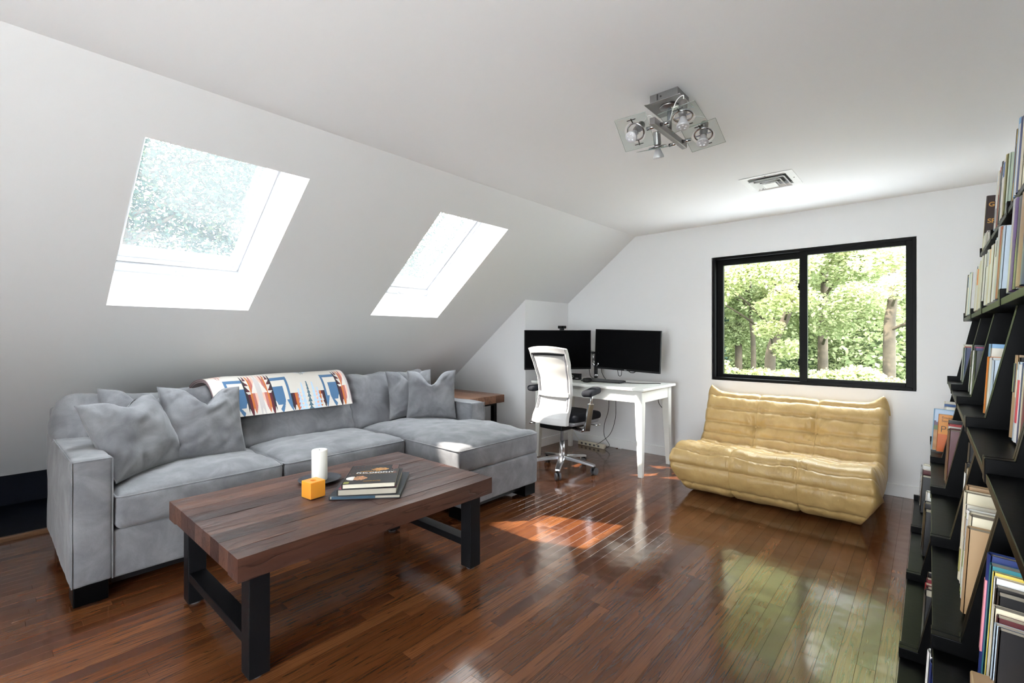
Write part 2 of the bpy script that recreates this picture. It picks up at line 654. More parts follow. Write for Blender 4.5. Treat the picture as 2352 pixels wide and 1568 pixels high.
def catmull(pts, per, closed=False):
    out = []
    m = len(pts)
    rng = range(m if closed else m - 1)
    for i in rng:
        if closed:
            p = [Vector(pts[(i + k) % m]) for k in (-1, 0, 1, 2)]
        else:
            p = [Vector(pts[max(0, min(m - 1, i + k))]) for k in (-1, 0, 1, 2)]
        for s in range(per):
            t = s / per
            out.append(0.5 * ((2 * p[1]) + (p[2] - p[0]) * t + (2 * p[0] - 5 * p[1] + 4 * p[2] - p[3]) * t * t + (3 * p[1] - p[0] - 3 * p[2] + p[3]) * t ** 3))
    if not closed:
        out.append(Vector(pts[-1]))
    return out


def lettering(text, size, M, mat, parent, name='lettering', align='LEFT', ext=0.0003, sx=1.0, bold=0.0):
    cu = bpy.data.curves.new(name, 'FONT')
    cu.body = text
    cu.size = size
    cu.extrude = ext
    cu.align_x = align
    cu.offset = bold
    tmp = bpy.data.objects.new(name, cu)
    COL.objects.link(tmp)
    dg = bpy.context.evaluated_depsgraph_get()
    me = bpy.data.meshes.new_from_object(tmp.evaluated_get(dg))
    bpy.data.objects.remove(tmp)
    bpy.data.curves.remove(cu)
    me.transform(M @ Matrix.Diagonal((sx, 1, 1, 1)))
    me.materials.clear()
    me.materials.append(M_(mat))
    o = bpy.data.objects.new(name, me)
    COL.objects.link(o)
    if parent is not None:
        o.parent = parent
        if parent.parent is None and not parent.get('_loc'):
            o.matrix_parent_inverse = parent.matrix_basis.inverted()
    return o


# ------------------------------------------------------------------ the room
D = 4.58            # gable wall
CZ = 2.246          # flat ceiling height
XS = -2.311         # where flat ceiling meets the slope
YR = -1.9           # rear wall
XR = 0.42           # right wall
SL = Vector((-0.7893, 0, -0.6140))      # down the slope
SN = Vector((-0.6140, 0, 0.7893))       # out through the roof


def slope_z(x):
    return CZ + (x - XS) * 0.6140 / 0.7893


def slope_pt(s, y, d=0.0):
    return Vector((XS, 0, CZ)) + SL * s + SN * d + Vector((0, y, 0))


def slab_holes(us, vs_, holes, fn, d0, d1):
    """plate with rectangular holes; fn(u, v, d) -> point."""
    mb = MB()
    us, vs_ = sorted(set(us)), sorted(set(vs_))

    def hole(i, j):
        u, v = (us[i] + us[i + 1]) / 2, (vs_[j] + vs_[j + 1]) / 2
        return any(a < u < b and c < v < d for a, b, c, d in holes)
    nu, nv = len(us) - 1, len(vs_) - 1
    for i in range(nu):
        for j in range(nv):
            if hole(i, j):
                continue
            a, b, c, d = us[i], us[i + 1], vs_[j], vs_[j + 1]
            mb.add([fn(a, c, d0), fn(b, c, d0), fn(b, d, d0), fn(a, d, d0)], [(0, 1, 2, 3)])
            mb.add([fn(a, c, d1), fn(b, c, d1), fn(b, d, d1), fn(a, d, d1)], [(3, 2, 1, 0)])
            for (ii, jj, p, q) in ((i - 1, j, (a, c), (a, d)), (i + 1, j, (b, c), (b, d)), (i, j - 1, (a, c), (b, c)), (i, j + 1, (a, d), (b, d))):
                if ii < 0 or jj < 0 or ii >= nu or jj >= nv or hole(ii, jj):
                    mb.add([fn(*p, d0), fn(*q, d0), fn(*q, d1), fn(*p, d1)], [(0, 1, 2, 3)])
    return mb


def weld(o, dist=1e-5):
    b = bmesh.new()
    b.from_mesh(o.data)
    bmesh.ops.remove_doubles(b, verts=b.verts, dist=dist)
    bmesh.ops.recalc_face_normals(b, faces=b.faces)
    b.to_mesh(o.data)
    b.free()
    return o


# floor: sub-floor slab and separate oak strips
floor = struct(rbox('floor', 'shoe_wood', None, -4.06, XR, YR, D, -0.09, -0.012, bevel=0))
PW = 0.0565


def make_plank(x, y0, y1, rnd, name='plank'):
    w2, e = PW / 2 - 0.0002, 0.0004
    mb = MB()
    a, b = y0 + 0.0003, y1 - 0.0003
    vs = [(x - w2, a, -0.012), (x + w2, a, -0.012), (x + w2, b, -0.012), (x - w2, b, -0.012),
          (x - w2, a, -e), (x + w2, a, -e), (x + w2, b, -e), (x - w2, b, -e),
          (x - w2 + e, a + e, 0), (x + w2 - e, a + e, 0), (x + w2 - e, b - e, 0), (x - w2 + e, b - e, 0)]
    fs = [(8, 9, 10, 11), (4, 5, 9, 8), (5, 6, 10, 9), (6, 7, 11, 10), (7, 4, 8, 11), (0, 1, 5, 4), (1, 2, 6, 5), (2, 3, 7, 6), (3, 0, 4, 7)]
    mb.add(vs, fs)
    return mb


def cam_px(p):
    c, s = math.cos(YAW), math.sin(YAW)
    r, f = p[0] * c + p[1] * s, -p[0] * s + p[1] * c
    if f < 0.05:
        return None
    return 1176 + FPX * r / f, 772 - FPX * (p[2] - 1.2) / f, f


planks = []
rw = random.Random(3)
nrow = int((XR + 4.06) / PW)
for i in range(nrow):
    x = XR - PW * (i + 0.5)
    y = YR - rw.random() * 0.9
    while y < D:
        L = rw.choice((0.45, 0.6, 0.75, 0.9, 1.05, 1.3, 1.6)) * rw.uniform(0.9, 1.1)
        a, b = max(YR, y), min(D, y + L)
        y += L
        if b - a < 0.08:
            continue
        # how large it shows
        q = [cam_px((x, yy, 0)) for yy in (a, (a + b) / 2, b)]
        size = 0.0
        for k in q:
            if k and -30 < k[0] < 2380 and k[1] < 1600:
                size += (b - a) * PW * 1.2 / k[2] ** 3
        hid = (x < -2.9 and 0.3 < (a + b) / 2 < 2.8) or x > -0.06 or x < -4.06
        planks.append((0 if hid else size, x, a, b, rw.random()))
planks.sort(reverse=True)
rest = MB()
rr = []
for k, (sz, x, a, b, rv) in enumerate(planks):
    mb = make_plank(x, a, b, rv)
    if k < 300 and sz > 0:
        mb.build('plank', 'floor_oak', floor, rnd=rv, fix=False)
    else:
        rr += [rv] * len(mb.v)
        rest.add(mb.v, mb.f)
o = rest.build('planks_beyond', 'floor_oak', floor, fix=False)
at = o.data.attributes.new('rnd', 'FLOAT', 'POINT')
at.data.foreach_set('value', rr)
o['kind'] = 'stuff'

# flat ceiling
struct(rbox('ceiling', 'ceiling_lightened', None, XS, XR + 0.15, YR - 0.15, D + 0.15, CZ, CZ + 0.2, bevel=0))

# sloped side with two skylight wells (one thick plate)
RD = 0.27
SK = [(0.300, 1.422, 0.481, 1.212), (0.300, 1.422, 2.140, 2.842)]     # s0, s1, y0, y1
S_END = 3.37
slope = slab_holes([-0.0, 0.300, 1.422, S_END], [YR - 0.15, 0.481, 1.212, 2.140, 2.842, D + 0.15],
                   SK, lambda s, y, d: slope_pt(s, y, d), 0.0, RD).build('wall_slope', 'wall_paint')
struct(weld(slope))

# the slope runs down to a low dark eave behind the sofa; the oak floor stops at a wooden nosing
XE = -4.06
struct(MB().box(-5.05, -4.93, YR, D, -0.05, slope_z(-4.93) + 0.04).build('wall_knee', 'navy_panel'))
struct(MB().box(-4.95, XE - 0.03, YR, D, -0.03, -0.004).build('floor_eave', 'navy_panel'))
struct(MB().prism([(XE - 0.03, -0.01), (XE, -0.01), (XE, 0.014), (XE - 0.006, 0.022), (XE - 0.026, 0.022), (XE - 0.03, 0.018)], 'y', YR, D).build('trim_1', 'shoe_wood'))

# boxed-out corner under the slope
XB, YB = -3.165, 3.80
struct(MB().prism([(XB, -0.01), (XB, slope_z(XB) + 0.02), (-4.93, slope_z(-4.93) + 0.02), (-4.93, -0.01)], 'y', YB, D + 0.1).build('wall_corner', 'wall_paint'))

# gable wall with the black window
WX0, WX1, WZ0, WZ1 = -1.537, -0.071, 0.793, 1.937
back = slab_holes([-5.1, WX0, WX1, XR + 0.15], [-0.1, WZ0, WZ1, CZ + 0.3], [(WX0, WX1, WZ0, WZ1)],
                  lambda u, v, d: Vector((u, d, v)), D, D + 0.16).build('wall_back', 'wall_paint')
struct(weld(back))
struct(MB().box(XR, XR + 0.15, YR - 0.15, D + 0.15, -0.1, CZ + 0.2).build('wall_right', 'wall_paint'))
# rear wall behind the camera, with a glazed door added for fill light
GX0, GX1, GZ0, GZ1 = -1.3, 0.25, 0.06, 2.05
rear = slab_holes([-5.1, GX0, GX1, XR + 0.15], [-0.1, GZ0, GZ1, CZ + 0.3], [(GX0, GX1, GZ0, GZ1)],
                  lambda u, v, d: Vector((u, d, v)), YR, YR - 0.15).build('wall_rear', 'wall_paint')
struct(weld(rear))

# baseboards
struct(rbox('baseboard_back', 'trim_paint', None, XB, XR, D - 0.016, D, 0, 0.092, bevel=0.003))
struct(rbox('baseboard_corner', 'trim_paint', None, XB, XB + 0.016, YB - 0.016, D - 0.016, 0, 0.092, bevel=0.003))
struct(rbox('baseboard_corner_front', 'trim_paint', None, XE, XB, YB - 0.016, YB, 0, 0.092, bevel=0.003))


def bars(x0, x1, z0, z1, wl, wr_, wb, wt, y0, y1, mb=None):
    mb = mb or MB()
    mb.box(x0, x0 + wl, y0, y1, z0, z1)
    mb.box(x1 - wr_, x1, y0, y1, z0, z1)
    mb.box(x0 + wl, x1 - wr_, y0, y1, z0, z0 + wb)
    mb.box(x0 + wl, x1 - wr_, y0, y1, z1 - wt, z1)
    return mb


# black sliding window
win = struct(thing('window_1', 'black framed sliding window looking out onto green trees', None, ((WX0 + WX1) / 2, D, WZ0)))
a0, a1, b0, b1 = WX0 + 0.008, WX1 - 0.002, WZ0 + 0.004, WZ1 - 0.003
bars(a0, a1, b0, b1, 0.022, 0.022, 0.022, 0.022, D + 0.002, D + 0.12).build('frame', 'black_frame', win, bevel=0.002)
XM = -0.822
s1 = bars(a0 + 0.022, XM + 0.03, b0 + 0.022, b1 - 0.022, 0.055, 0.04, 0.03, 0.05, D + 0.065, D + 0.1).build('sash', 'black_frame', win, bevel=0.002)
MB().box(a0 + 0.07, XM, b0 + 0.05, b1 - 0.07, D + 0.082, D + 0.086).build('pane', 'clear_glass', s1)
s2 = bars(XM, a1 - 0.018, b0 + 0.02, b1 - 0.018, 0.056, 0.042, 0.032, 0.036, D + 0.018, D + 0.058).build('sash', 'black_frame', win, bevel=0.002)
MB().box(XM + 0.05, a1 - 0.05, b0 + 0.05, b1 - 0.05, D + 0.036, D + 0.04).build('pane', 'clear_glass', s2)
scr = MB().box(XM + 0.05, a1 - 0.03, b0 + 0.03, b1 - 0.03, D + 0.106, D + 0.107).build('insect_screen', 'insect_screen', win)
for zc in (1.62, 0.98):
    MB().box(XM - 0.012, XM + 0.004, D + 0.03, D + 0.05, zc - 0.03, zc + 0.03).box(XM - 0.018, XM - 0.008, D + 0.032, D + 0.046, zc - 0.008, zc + 0.008).build('latch', 'black_frame', win, bevel=0.002)

# unseen glazed door, added to let in fill light
dr = struct(thing('fill_door_1', 'wide glazed door added behind the camera for fill light', None, ((GX0 + GX1) / 2, YR, GZ0)))
bars(GX0, GX1, GZ0, GZ1, 0.06, 0.06, 0.08, 0.06, YR - 0.1, YR - 0.04).build('frame', 'white_frame', dr, bevel=0.003)
gm = (GX0 + GX1) / 2
MB().box(gm - 0.04, gm + 0.04, YR - 0.095, YR - 0.045, GZ0 + 0.08, GZ1 - 0.06).build('mullion', 'white_frame', dr, bevel=0.003)
MB().box(GX0 + 0.05, gm, YR - 0.072, YR - 0.068, GZ0 + 0.07, GZ1 - 0.05).build('pane', 'clear_glass', dr)
MB().box(gm, GX1 - 0.05, YR - 0.072, YR - 0.068, GZ0 + 0.07, GZ1 - 0.05).build('pane', 'clear_glass', dr)

# skylights
for k, (sa, sb, ya, yb) in enumerate(SK):
    sk = struct(thing('window_%d' % (k + 2), ('white framed roof window above the left end of the sofa', 'white framed roof window above the chaise')[k], None, slope_pt((sa + sb) / 2, (ya + yb) / 2, RD)))

    def ring(s0, s1, y0, y1, ws0, ws1, wy, d0, d1):
        mb = MB()
        for (p, q, c, d) in ((s0, s0 + ws0, y0, y1), (s1 - ws1, s1, y0, y1), (s0 + ws0, s1 - ws1, y0, y0 + wy), (s0 + ws0, s1 - ws1, y1 - wy, y1)):
            vs = [slope_pt(s, y, dd) for dd in (d0, d1) for y in (c, d) for s in (p, q)]
            mb.add(vs, [(0, 2, 3, 1), (4, 5, 7, 6), (0, 1, 5, 4), (2, 6, 7, 3), (0, 4, 6, 2), (1, 3, 7, 5)])
        return mb
    ring(sa - 0.03, sb + 0.03, ya - 0.03, yb + 0.03, 0.045, 0.095, 0.052, RD + 0.0, RD + 0.085).build('frame', 'white_frame', sk, bevel=0.004)
    sash = ring(sa + 0.015, sb - 0.06, ya + 0.022, yb - 0.022, 0.07, 0.085, 0.05, RD + 0.022, RD + 0.08).build('sash', 'white_frame', sk, bevel=0.004)
    ring(sa + 0.03, sb - 0.075, ya + 0.04, yb - 0.04, 0.03, 0.03, 0.02, RD + 0.012, RD + 0.03).build('bead', 'white_frame', sash, bevel=0.003)
    gl = MB()
    p, q, c, d = sa + 0.07, sb - 0.13, ya + 0.06, yb - 0.06
    vs = [slope_pt(s, y, dd) for dd in (RD + 0.05, RD + 0.056) for y in (c, d) for s in (p, q)]
    gl.add(vs, [(0, 2, 3, 1), (4, 5, 7, 6), (0, 1, 5, 4), (2, 6, 7, 3), (0, 4, 6, 2), (1, 3, 7, 5)])
    gl.build('pane', 'dusty_glass', sash)
    yc = (ya + yb) / 2
    h = MB()
    h.cyl(slope_pt(sb - 0.035, yc, RD), slope_pt(sb - 0.035, yc, RD - 0.018), 0.012, 0.010, 14)
    h.tube([slope_pt(sb - 0.035, yc, RD - 0.014), slope_pt(sb - 0.02, yc + 0.015, RD - 0.02), slope_pt(sb - 0.008, yc + 0.035, RD - 0.02)], 0.005, 8)
    h.build('handle', 'white_frame', sk, smooth=True)

# light portals in the openings (they only steer sampling of the sky)
def portal(name, loc, direction, sx, sy, up='Y'):
    ld = bpy.data.lights.new(name, 'AREA')
    ld.shape = 'RECTANGLE'
    ld.size, ld.size_y = sx, sy
    ld.cycles.is_portal = True
    po = bpy.data.objects.new(name, ld)
    COL.objects.link(po)
    po.location = loc
    po.rotation_euler = Vector(direction).to_track_quat('-Z', up).to_euler()


for k, (sa, sb, ya, yb) in enumerate(SK):
    m_ = Matrix(((0, SL.x, -SN.x * -1), (1, 0, 0), (0, SL.z, SN.z)))
    ld = bpy.data.lights.new('skylight_portal', 'AREA')
    ld.shape = 'RECTANGLE'
    ld.size, ld.size_y = yb - ya, sb - sa
    ld.cycles.is_portal = True
    po = bpy.data.objects.new('skylight_portal', ld)
    COL.objects.link(po)
    zax = SN.normalized()                 # -Z points into the room
    xax = Vector((0, 1, 0))
    yax = zax.cross(xax)
    mt = Matrix((xax, yax, zax)).transposed().to_4x4()
    mt.translation = slope_pt((sa + sb) / 2, (ya + yb) / 2, RD + 0.12)
    po.matrix_world = mt
portal('door_portal', ((GX0 + GX1) / 2, YR - 0.2, (GZ0 + GZ1) / 2), (0, 1, 0), GX1 - GX0, GZ1 - GZ0)
portal('window_portal', ((WX0 + WX1) / 2, D + 0.2, (WZ0 + WZ1) / 2), (0, -1, 0), WX1 - WX0, WZ1 - WZ0)

# ------------------------------------------------------------------ sectional sofa
SOFA_Y0, SOFA_Y1 = 0.272, 2.828
sofa = thing('sectional_sofa', 'grey suede sectional sofa with chaise under the sloped wall', 'sofa', (-3.2, 1.5, 0))
soft_box(-3.80, -2.79, SOFA_Y0, 0.417, 0.095, 0.652, r=0.016, crown=0.006, n=30, wr=0.005, seed=1, bulge=0.012).build('arm', 'suede', sofa, smooth=True)
soft_box(-3.80, -2.80, 2.668, SOFA_Y1, 0.095, 0.652, r=0.016, crown=0.006, n=30, wr=0.004, seed=2, bulge=0.01).build('arm', 'suede', sofa, smooth=True)
soft_box(-3.80, -3.60, SOFA_Y0 + 0.006, SOFA_Y1 - 0.006, 0.095, 0.80, r=0.03, n=30, wr=0.004, seed=3).build('back_frame', 'suede', sofa, smooth=True)
soft_box(-3.70, -2.795, 0.413, 2.06, 0.095, 0.312, r=0.012, n=30, wr=0.003, seed=4).build('base', 'suede', sofa, smooth=True)
soft_box(-3.70, -2.235, 2.05, 2.824, 0.095, 0.318, r=0.012, n=30, wr=0.004, seed=5).build('chaise_base', 'suede', sofa, smooth=True)
for (x, y) in ((-2.86, 0.34), (-3.70, 0.36), (-2.31, 2.12), (-2.31, 2.75), (-3.70, 2.75), (-2.87, 1.99)):
    rbox('foot', 'black_wood', sofa, x - 0.065, x + 0.065, y - 0.06, y + 0.06, 0.012, 0.1, bevel=0.004)
rbox('plinth', 'black_plastic', sofa, -3.66, -2.86, 0.42, 2.06, 0.05, 0.1, bevel=0)
rbox('plinth', 'black_plastic', sofa, -3.66, -2.30, 2.1, 2.76, 0.05, 0.1, bevel=0)
for (x, y) in ((-2.31, 2.12), (-2.31, 2.75), (-2.86, 0.34), (-3.7, 0.36), (-3.7, 2.75), (-2.87, 1.99)):
    MB().cyl((x, y, 0), (x, y, 0.014), 0.03, n=24).build('glide', 'rubber_grey', sofa)


for y0_, y1_, xf, xb_ in ((SOFA_Y0, 0.417, -2.789, -3.78), (2.668, SOFA_Y1, -2.799, -3.6)):
    a_ = [(xf, y0_ + 0.004, 0.1), (xf, y0_ + 0.004, 0.648), (xf, y1_ - 0.004, 0.648), (xf, y1_ - 0.004, 0.1)]
    pts_ = []
    for p_, q_ in zip(a_[:-1], a_[1:]):
        pts_ += [Vector(p_).lerp(Vector(q_), k / 12) for k in range(12)]
    MB().tube(pts_ + [Vector(a_[-1])], 0.0032, 6).build('seam', 'suede', sofa, smooth=True)
    MB().tube([(xf - 0.004, y0_ + 0.004, 0.65), (xf - 0.3, y0_ + 0.003, 0.651), (xf - 0.7, y0_ + 0.003, 0.651), (xb_, y0_ + 0.004, 0.65)], 0.0032, 6).build('seam', 'suede', sofa, smooth=True)


def rim_path(x0, x1, y0, y1, z, r=0.03, warp=None):
    pts = []
    for (cx, cy, a0_) in ((x1 - r, y1 - r, 0), (x0 + r, y1 - r, 90), (x0 + r, y0 + r, 180), (x1 - r, y0 + r, 270)):
        for k in range(6):
            a = R(a0_ + 18 * k)
            pts.append(Vector((cx + r * math.cos(a), cy + r * math.sin(a), z)))
    dense = []
    for i, p in enumerate(pts):
        q = pts[(i + 1) % len(pts)]
        m = max(1, int((q - p).length / 0.04))
        for k in range(m):
            dense.append(p.lerp(q, k / m))
    return [warp(p) for p in dense] if warp else dense


def seat(y0, y1, seed):
    c = soft_box(-3.42, -2.775, y0, y1, 0.312, 0.472, r=0.03, crown=0.045, n=40, wr=0.010, seed=seed, wfreq=4.0, bulge=0.012).build('seat_cushion', 'suede', sofa, smooth=True)
    MB().tube(rim_path(-3.415, -2.773, y0 + 0.002, y1 - 0.002, 0.464, 0.03), 0.0042, 6, closed=True).build('piping', 'suede', c, smooth=True)


seat(0.423, 1.172, 11)
seat(1.178, 2.01, 17)


def chaise_warp(p):
    t = max(0.0, min(1.0, (p.x + 2.83) / 0.06))
    t = t * t * (3 - 2 * t)
    yr = 2.664 + (2.826 - 2.664) * t
    k = (p.y - 2.018) / (2.826 - 2.018)
    q = p.copy()
    q.y = 2.018 + k * (yr - 2.018)
    if k > 0.999:
        q.y += k * 0 
    return q


ch = soft_box(-3.42, -2.228, 2.018, 2.826, 0.322, 0.478, r=0.03, crown=0.06, n=44, wr=0.012, seed=23, wfreq=3.6, warp=chaise_warp).build('chaise_cushion', 'suede', sofa, smooth=True)
MB().tube(rim_path(-3.415, -2.226, 2.019, 2.827, 0.468, 0.03, chaise_warp), 0.0042, 6, closed=True).build('piping', 'suede', ch, smooth=True)


def back_cushion(y0, y1, h, seed, lean=22, x=-3.44, z=0.43):
    M = Matrix.Translation((x, (y0 + y1) / 2, z)) @ Matrix.Rotation(R(-lean), 4, 'Y')
    w2 = (y1 - y0) / 2

    def sag(p):          # soft top edge that dips between the corners, gathers at the ends
        t = max(0.0, p.z / h)
        q = p.copy()
        u = p.y / w2
        q.z += t * (0.012 * abs(u) ** 3 - 0.006 * math.cos(u * 5 + seed))
        q.x += 0.010 * noise.noise(Vector((p.y * 14 + seed, p.z * 3, 0.3))) * (abs(u) ** 2 + 0.25)
        q.x += 0.006 * math.sin(p.z * 60 + 6 * noise.noise(Vector((p.y * 3, p.z * 5, seed)))) * abs(u) ** 6
        return q
    return soft_box(-0.10, 0.10, -w2, w2, 0.0, h, r=0.05, n=44, wr=0.02, seed=seed, wfreq=4.2, bulge=0.035, warp=sag, M=M).build('back_cushion', 'suede', sofa, smooth=True)


back_cushion(0.30, 1.135, 0.445, 31)
back_cushion(1.125, 1.975, 0.435, 37)
back_cushion(1.965, 2.735, 0.465, 41, lean=20)


# ------------------------------------------------------------------ throw pillows
def pillow(label, pos, yaw, tilt, size, th, chop, seed, roll=0.0, fold=0.0):
    n = 34
    vs, fs = [], []

    def P(u, v, s):
        ru = abs(u) ** 1
        e = (1 - abs(u) ** 2.6) * (1 - abs(v) ** 2.6)
        t = th / 2 * max(0.0, e) ** 0.55
        x = size / 2 * u * (1 - 0.075 * (1 - v * v))
        z = size / 2 * v * (1 - 0.075 * (1 - u * u)) + size / 2
        y = s * t
        if chop and v > -0.2:
            q = (v + 0.2) / 1.2
            g = math.exp(-(u / 0.34) ** 2) * q ** 1.6
            z -= chop * g
            y *= 1 + 0.9 * g
            y += s * 0.02 * math.exp(-((abs(u) - 0.45) / 0.2) ** 2) * q
        y += fold * (u + v) * 0.5 * abs(u + v)
        wn = noise.noise(Vector((x * 9 + seed, z * 9, s * 3.1)))
        wn2 = noise.noise(Vector((x * 22 + seed, z * 8 - seed, s * 5.7)))
        rd = abs(noise.noise(Vector((x * 7 + seed * 2, z * 13 - x * 9, s * 2.2))))
        y += s * (0.013 * wn + 0.007 * wn2 - 0.017 * max(0.0, 0.22 - rd) / 0.22 * (0.35 + 0.65 * abs(v))) * min(1, e * 3)
        # corner puckers running in from the corners
        r_ = math.hypot(1 - abs(u), 1 - abs(v))
        y += s * 0.006 * math.sin(math.atan2(1 - abs(u) + 1e-6, 1 - abs(v) + 1e-6) * 14) * math.exp(-r_ * 2.2) * min(1, e * 4)
        return (x, y, z)
    for s in (-1, 1):
        o = len(vs)
        for j in range(n + 1):
            for i in range(n + 1):
                u, v = -1 + 2 * i / n, -1 + 2 * j / n
                u, v = math.sin(u * math.pi / 2), math.sin(v * math.pi / 2)
                vs.append(P(u, v, s))
        for j in range(n):
            for i in range(n):
                q = (o + j * (n + 1) + i, o + j * (n + 1) + i + 1, o + (j + 1) * (n + 1) + i + 1, o + (j + 1) * (n + 1) + i)
                fs.append(q if s < 0 else q[::-1])
    M = Matrix.Translation(pos) @ Matrix.Rotation(R(yaw), 4, 'Z') @ Matrix.Rotation(R(-tilt), 4, 'X') @ Matrix.Rotation(R(roll), 4, 'Y')
    ob = tag(MB().add(vs, fs, M).build('throw_pillow', 'suede', smooth=True), label, 'pillow', 'grey throw pillows on the sofa')
    weld(ob, 1e-4)
    rim = []
    m = 20
    for (a, b) in (((-1, -1), (1, -1)), ((1, -1), (1, 1)), ((1, 1), (-1, 1)), ((-1, 1), (-1, -1))):
        for k in range(m):
            u, v = a[0] + (b[0] - a[0]) * k / m, a[1] + (b[1] - a[1]) * k / m
            rim.append(M @ Vector(P(u * 0.999, v * 0.999, -1)))
    MB().tube(rim, 0.0032, 6, closed=True).build('seam', 'suede', ob, smooth=True)
    return ob


pillow('crumpled grey throw pillow slumped against the near sofa arm', (-3.055, 0.60, 0.492), 112, 20, 0.42, 0.20, 0.05, 3.0, roll=-6, fold=0.045)
pillow('grey throw pillow peeking out between the two front pillows of the near end', (-3.27, 0.615, 0.505), 84, 20, 0.42, 0.13, 0.10, 9.0, roll=3)
pillow('grey throw pillow with a karate-chop top in front of the patterned blanket', (-3.13, 0.885, 0.492), 97, 24, 0.44, 0.18, 0.115, 15.0, roll=5)
pillow('grey throw pillow leaning on the chaise backrest, behind its twin', (-3.235, 2.42, 0.525), 74, 17, 0.40, 0.14, 0.10, 21.0)
pillow('pale grey throw pillow standing on the chaise beside the far arm', (-3.06, 2.47, 0.525), 50, 14, 0.40, 0.17, 0.115, 27.0)

# ------------------------------------------------------------------ patterned blanket
BL_Y0, BL_Y1 = 0.955, 1.925
blpath = catmull([(-3.815, 0.73), (-3.80, 0.81), (-3.73, 0.868), (-3.63, 0.898), (-3.535, 0.897), (-3.470, 0.852), (-3.418, 0.770), (-3.372, 0.668)], 12)
CRE, MAR, BLK, ORA, ROS, PNK, GRY, BLU, LBL, DTE = ((0.64, 0.60, 0.55), (0.10, 0.012, 0.022), (0.028, 0.02, 0.028), (0.52, 0.15, 0.03), (0.42, 0.14, 0.12),
                                                    (0.80, 0.43, 0.34), (0.50, 0.46, 0.45), (0.065, 0.155, 0.29), (0.42, 0.58, 0.76), (0.07, 0.14, 0.19))


def saw(t):
    return abs((t % 1.0) - 0.5) * 2


def blanket_col(u, v):
    """u along the sofa 0..1, v from hem (0) upward (1 = crest of the backrest)."""
    c = CRE
    for cx in (0.30, 1.0):
        d = abs(u - cx)
        if d < 0.098:
            top = 0.70 - 0.16 * saw(d / 0.019 + 0.5) + 0.04 * (1 - d / 0.1)
            if v < top:
                c = (GRY, PNK, ROS, ORA, MAR, BLK)[min(5, int(d / 0.0165))]
                if d < 0.06:                                 # pale stacked triangles
                    k = (v * 3.2) % 1.0
                    if v < 0.62 and d < 0.055 * (1 - k):
                        c = CRE if d > 0.018 else GRY
                if 0.06 < d < 0.09 and 0.3 < v < 0.6 and ((v * 9) % 1) * 0.03 > abs(d - 0.06):
                    c = CRE
                if v < 0.10 and saw(u / 0.03) > 0.3 + v * 6:
                    c = CRE
        for sgn in (-1, 1):
            e = (u - cx) * sgn
            if 0.098 <= e < 0.215 and v < 0.58:
                x, y = (e - 0.098) / 0.117, v / 0.58
                if x > 0.86 or y > 0.87:
                    c = BLU
                elif x < 0.62 and y < 0.68:
                    c = BLU
                if y < 0.30 and x < 0.95:
                    c = BLU if saw(x * 1.5) * 0.36 < y + 0.03 else CRE
                if y < 0.2 and x < 0.5 and x * 0.5 < y:
                    c = CRE
            if 0.215 <= e < 0.30 and v < 0.26:
                k = int((e - 0.215) / 0.0155)
                c = (BLK, MAR, ORA, ROS, PNK, CRE)[min(5, k)]
                if e > 0.275:
                    c = PNK if saw(v / 0.05) > (e - 0.275) / 0.025 else CRE
                if v < 0.09 and e < 0.25 and saw(e / 0.03) > v * 8:
                    c = CRE
    t = u - 0.655
    if v < 0.44:
        for (dx, col, top) in ((0, DTE, 0.44), (0.042, LBL, 0.42), (-0.042, LBL, 0.42), (0.075, LBL, 0.32), (-0.075, LBL, 0.32), (0.1, CRE, 0.2)):
            hw = 0.004 + 0.019 * (1 - v / top) * (1 - ((v * 17) % 1.0))
            if v < top and abs(t - dx) < hw:
                c = col
    if 0.60 < v < 1.02:
        for (uc, cols, wdt) in ((0.655, (DTE, LBL, LBL, GRY, ROS, PNK), 0.135), (0.07, (ROS, PNK, MAR, BLK, PNK), 0.065)):
            q = abs(u - uc)
            if q < wdt and v > 0.60 + 0.30 * q / wdt:
                kx, ky = (q / 0.0155), (v - 0.6) / 0.052
                fx, fy = kx % 1.0, ky % 1.0
                if abs(fx - 0.5) < 0.46 * fy:
                    c = cols[min(len(cols) - 1, int(kx * len(cols) / (wdt / 0.0155)))]
    dd = abs(u - 0.30)
    if 0.78 < v < 0.98 and dd < 0.085:
        k = v - 0.79 - 1.6 * dd
        if 0 < k < 0.075:
            c = (MAR if k < 0.025 else ORA if k < 0.05 else PNK)
        elif 0.075 <= k < 0.13:
            c = GRY if saw(u / 0.02) > 0.4 else CRE
    return c


nu, nv = 520, len(blpath) - 1


def bl_pt(u, v, off):
    t = v * nv
    i = min(nv - 1, int(t))
    p = blpath[i].lerp(blpath[i + 1], t - i)
    d = (blpath[i + 1] - blpath[i]).normalized()
    n = Vector((d.y, -d.x)) * -1
    y = BL_Y0 + (BL_Y1 - BL_Y0) * u + 0.05 * v * (1 - u) * 1.2
    wob = 0.008 * noise.noise(Vector((y * 6, v * 3, 1.5))) + 0.014 * (u - 0.3) * min(1, v * 1.2)
    q = p + n * (off + wob)
    return (q.x, y, q.y)


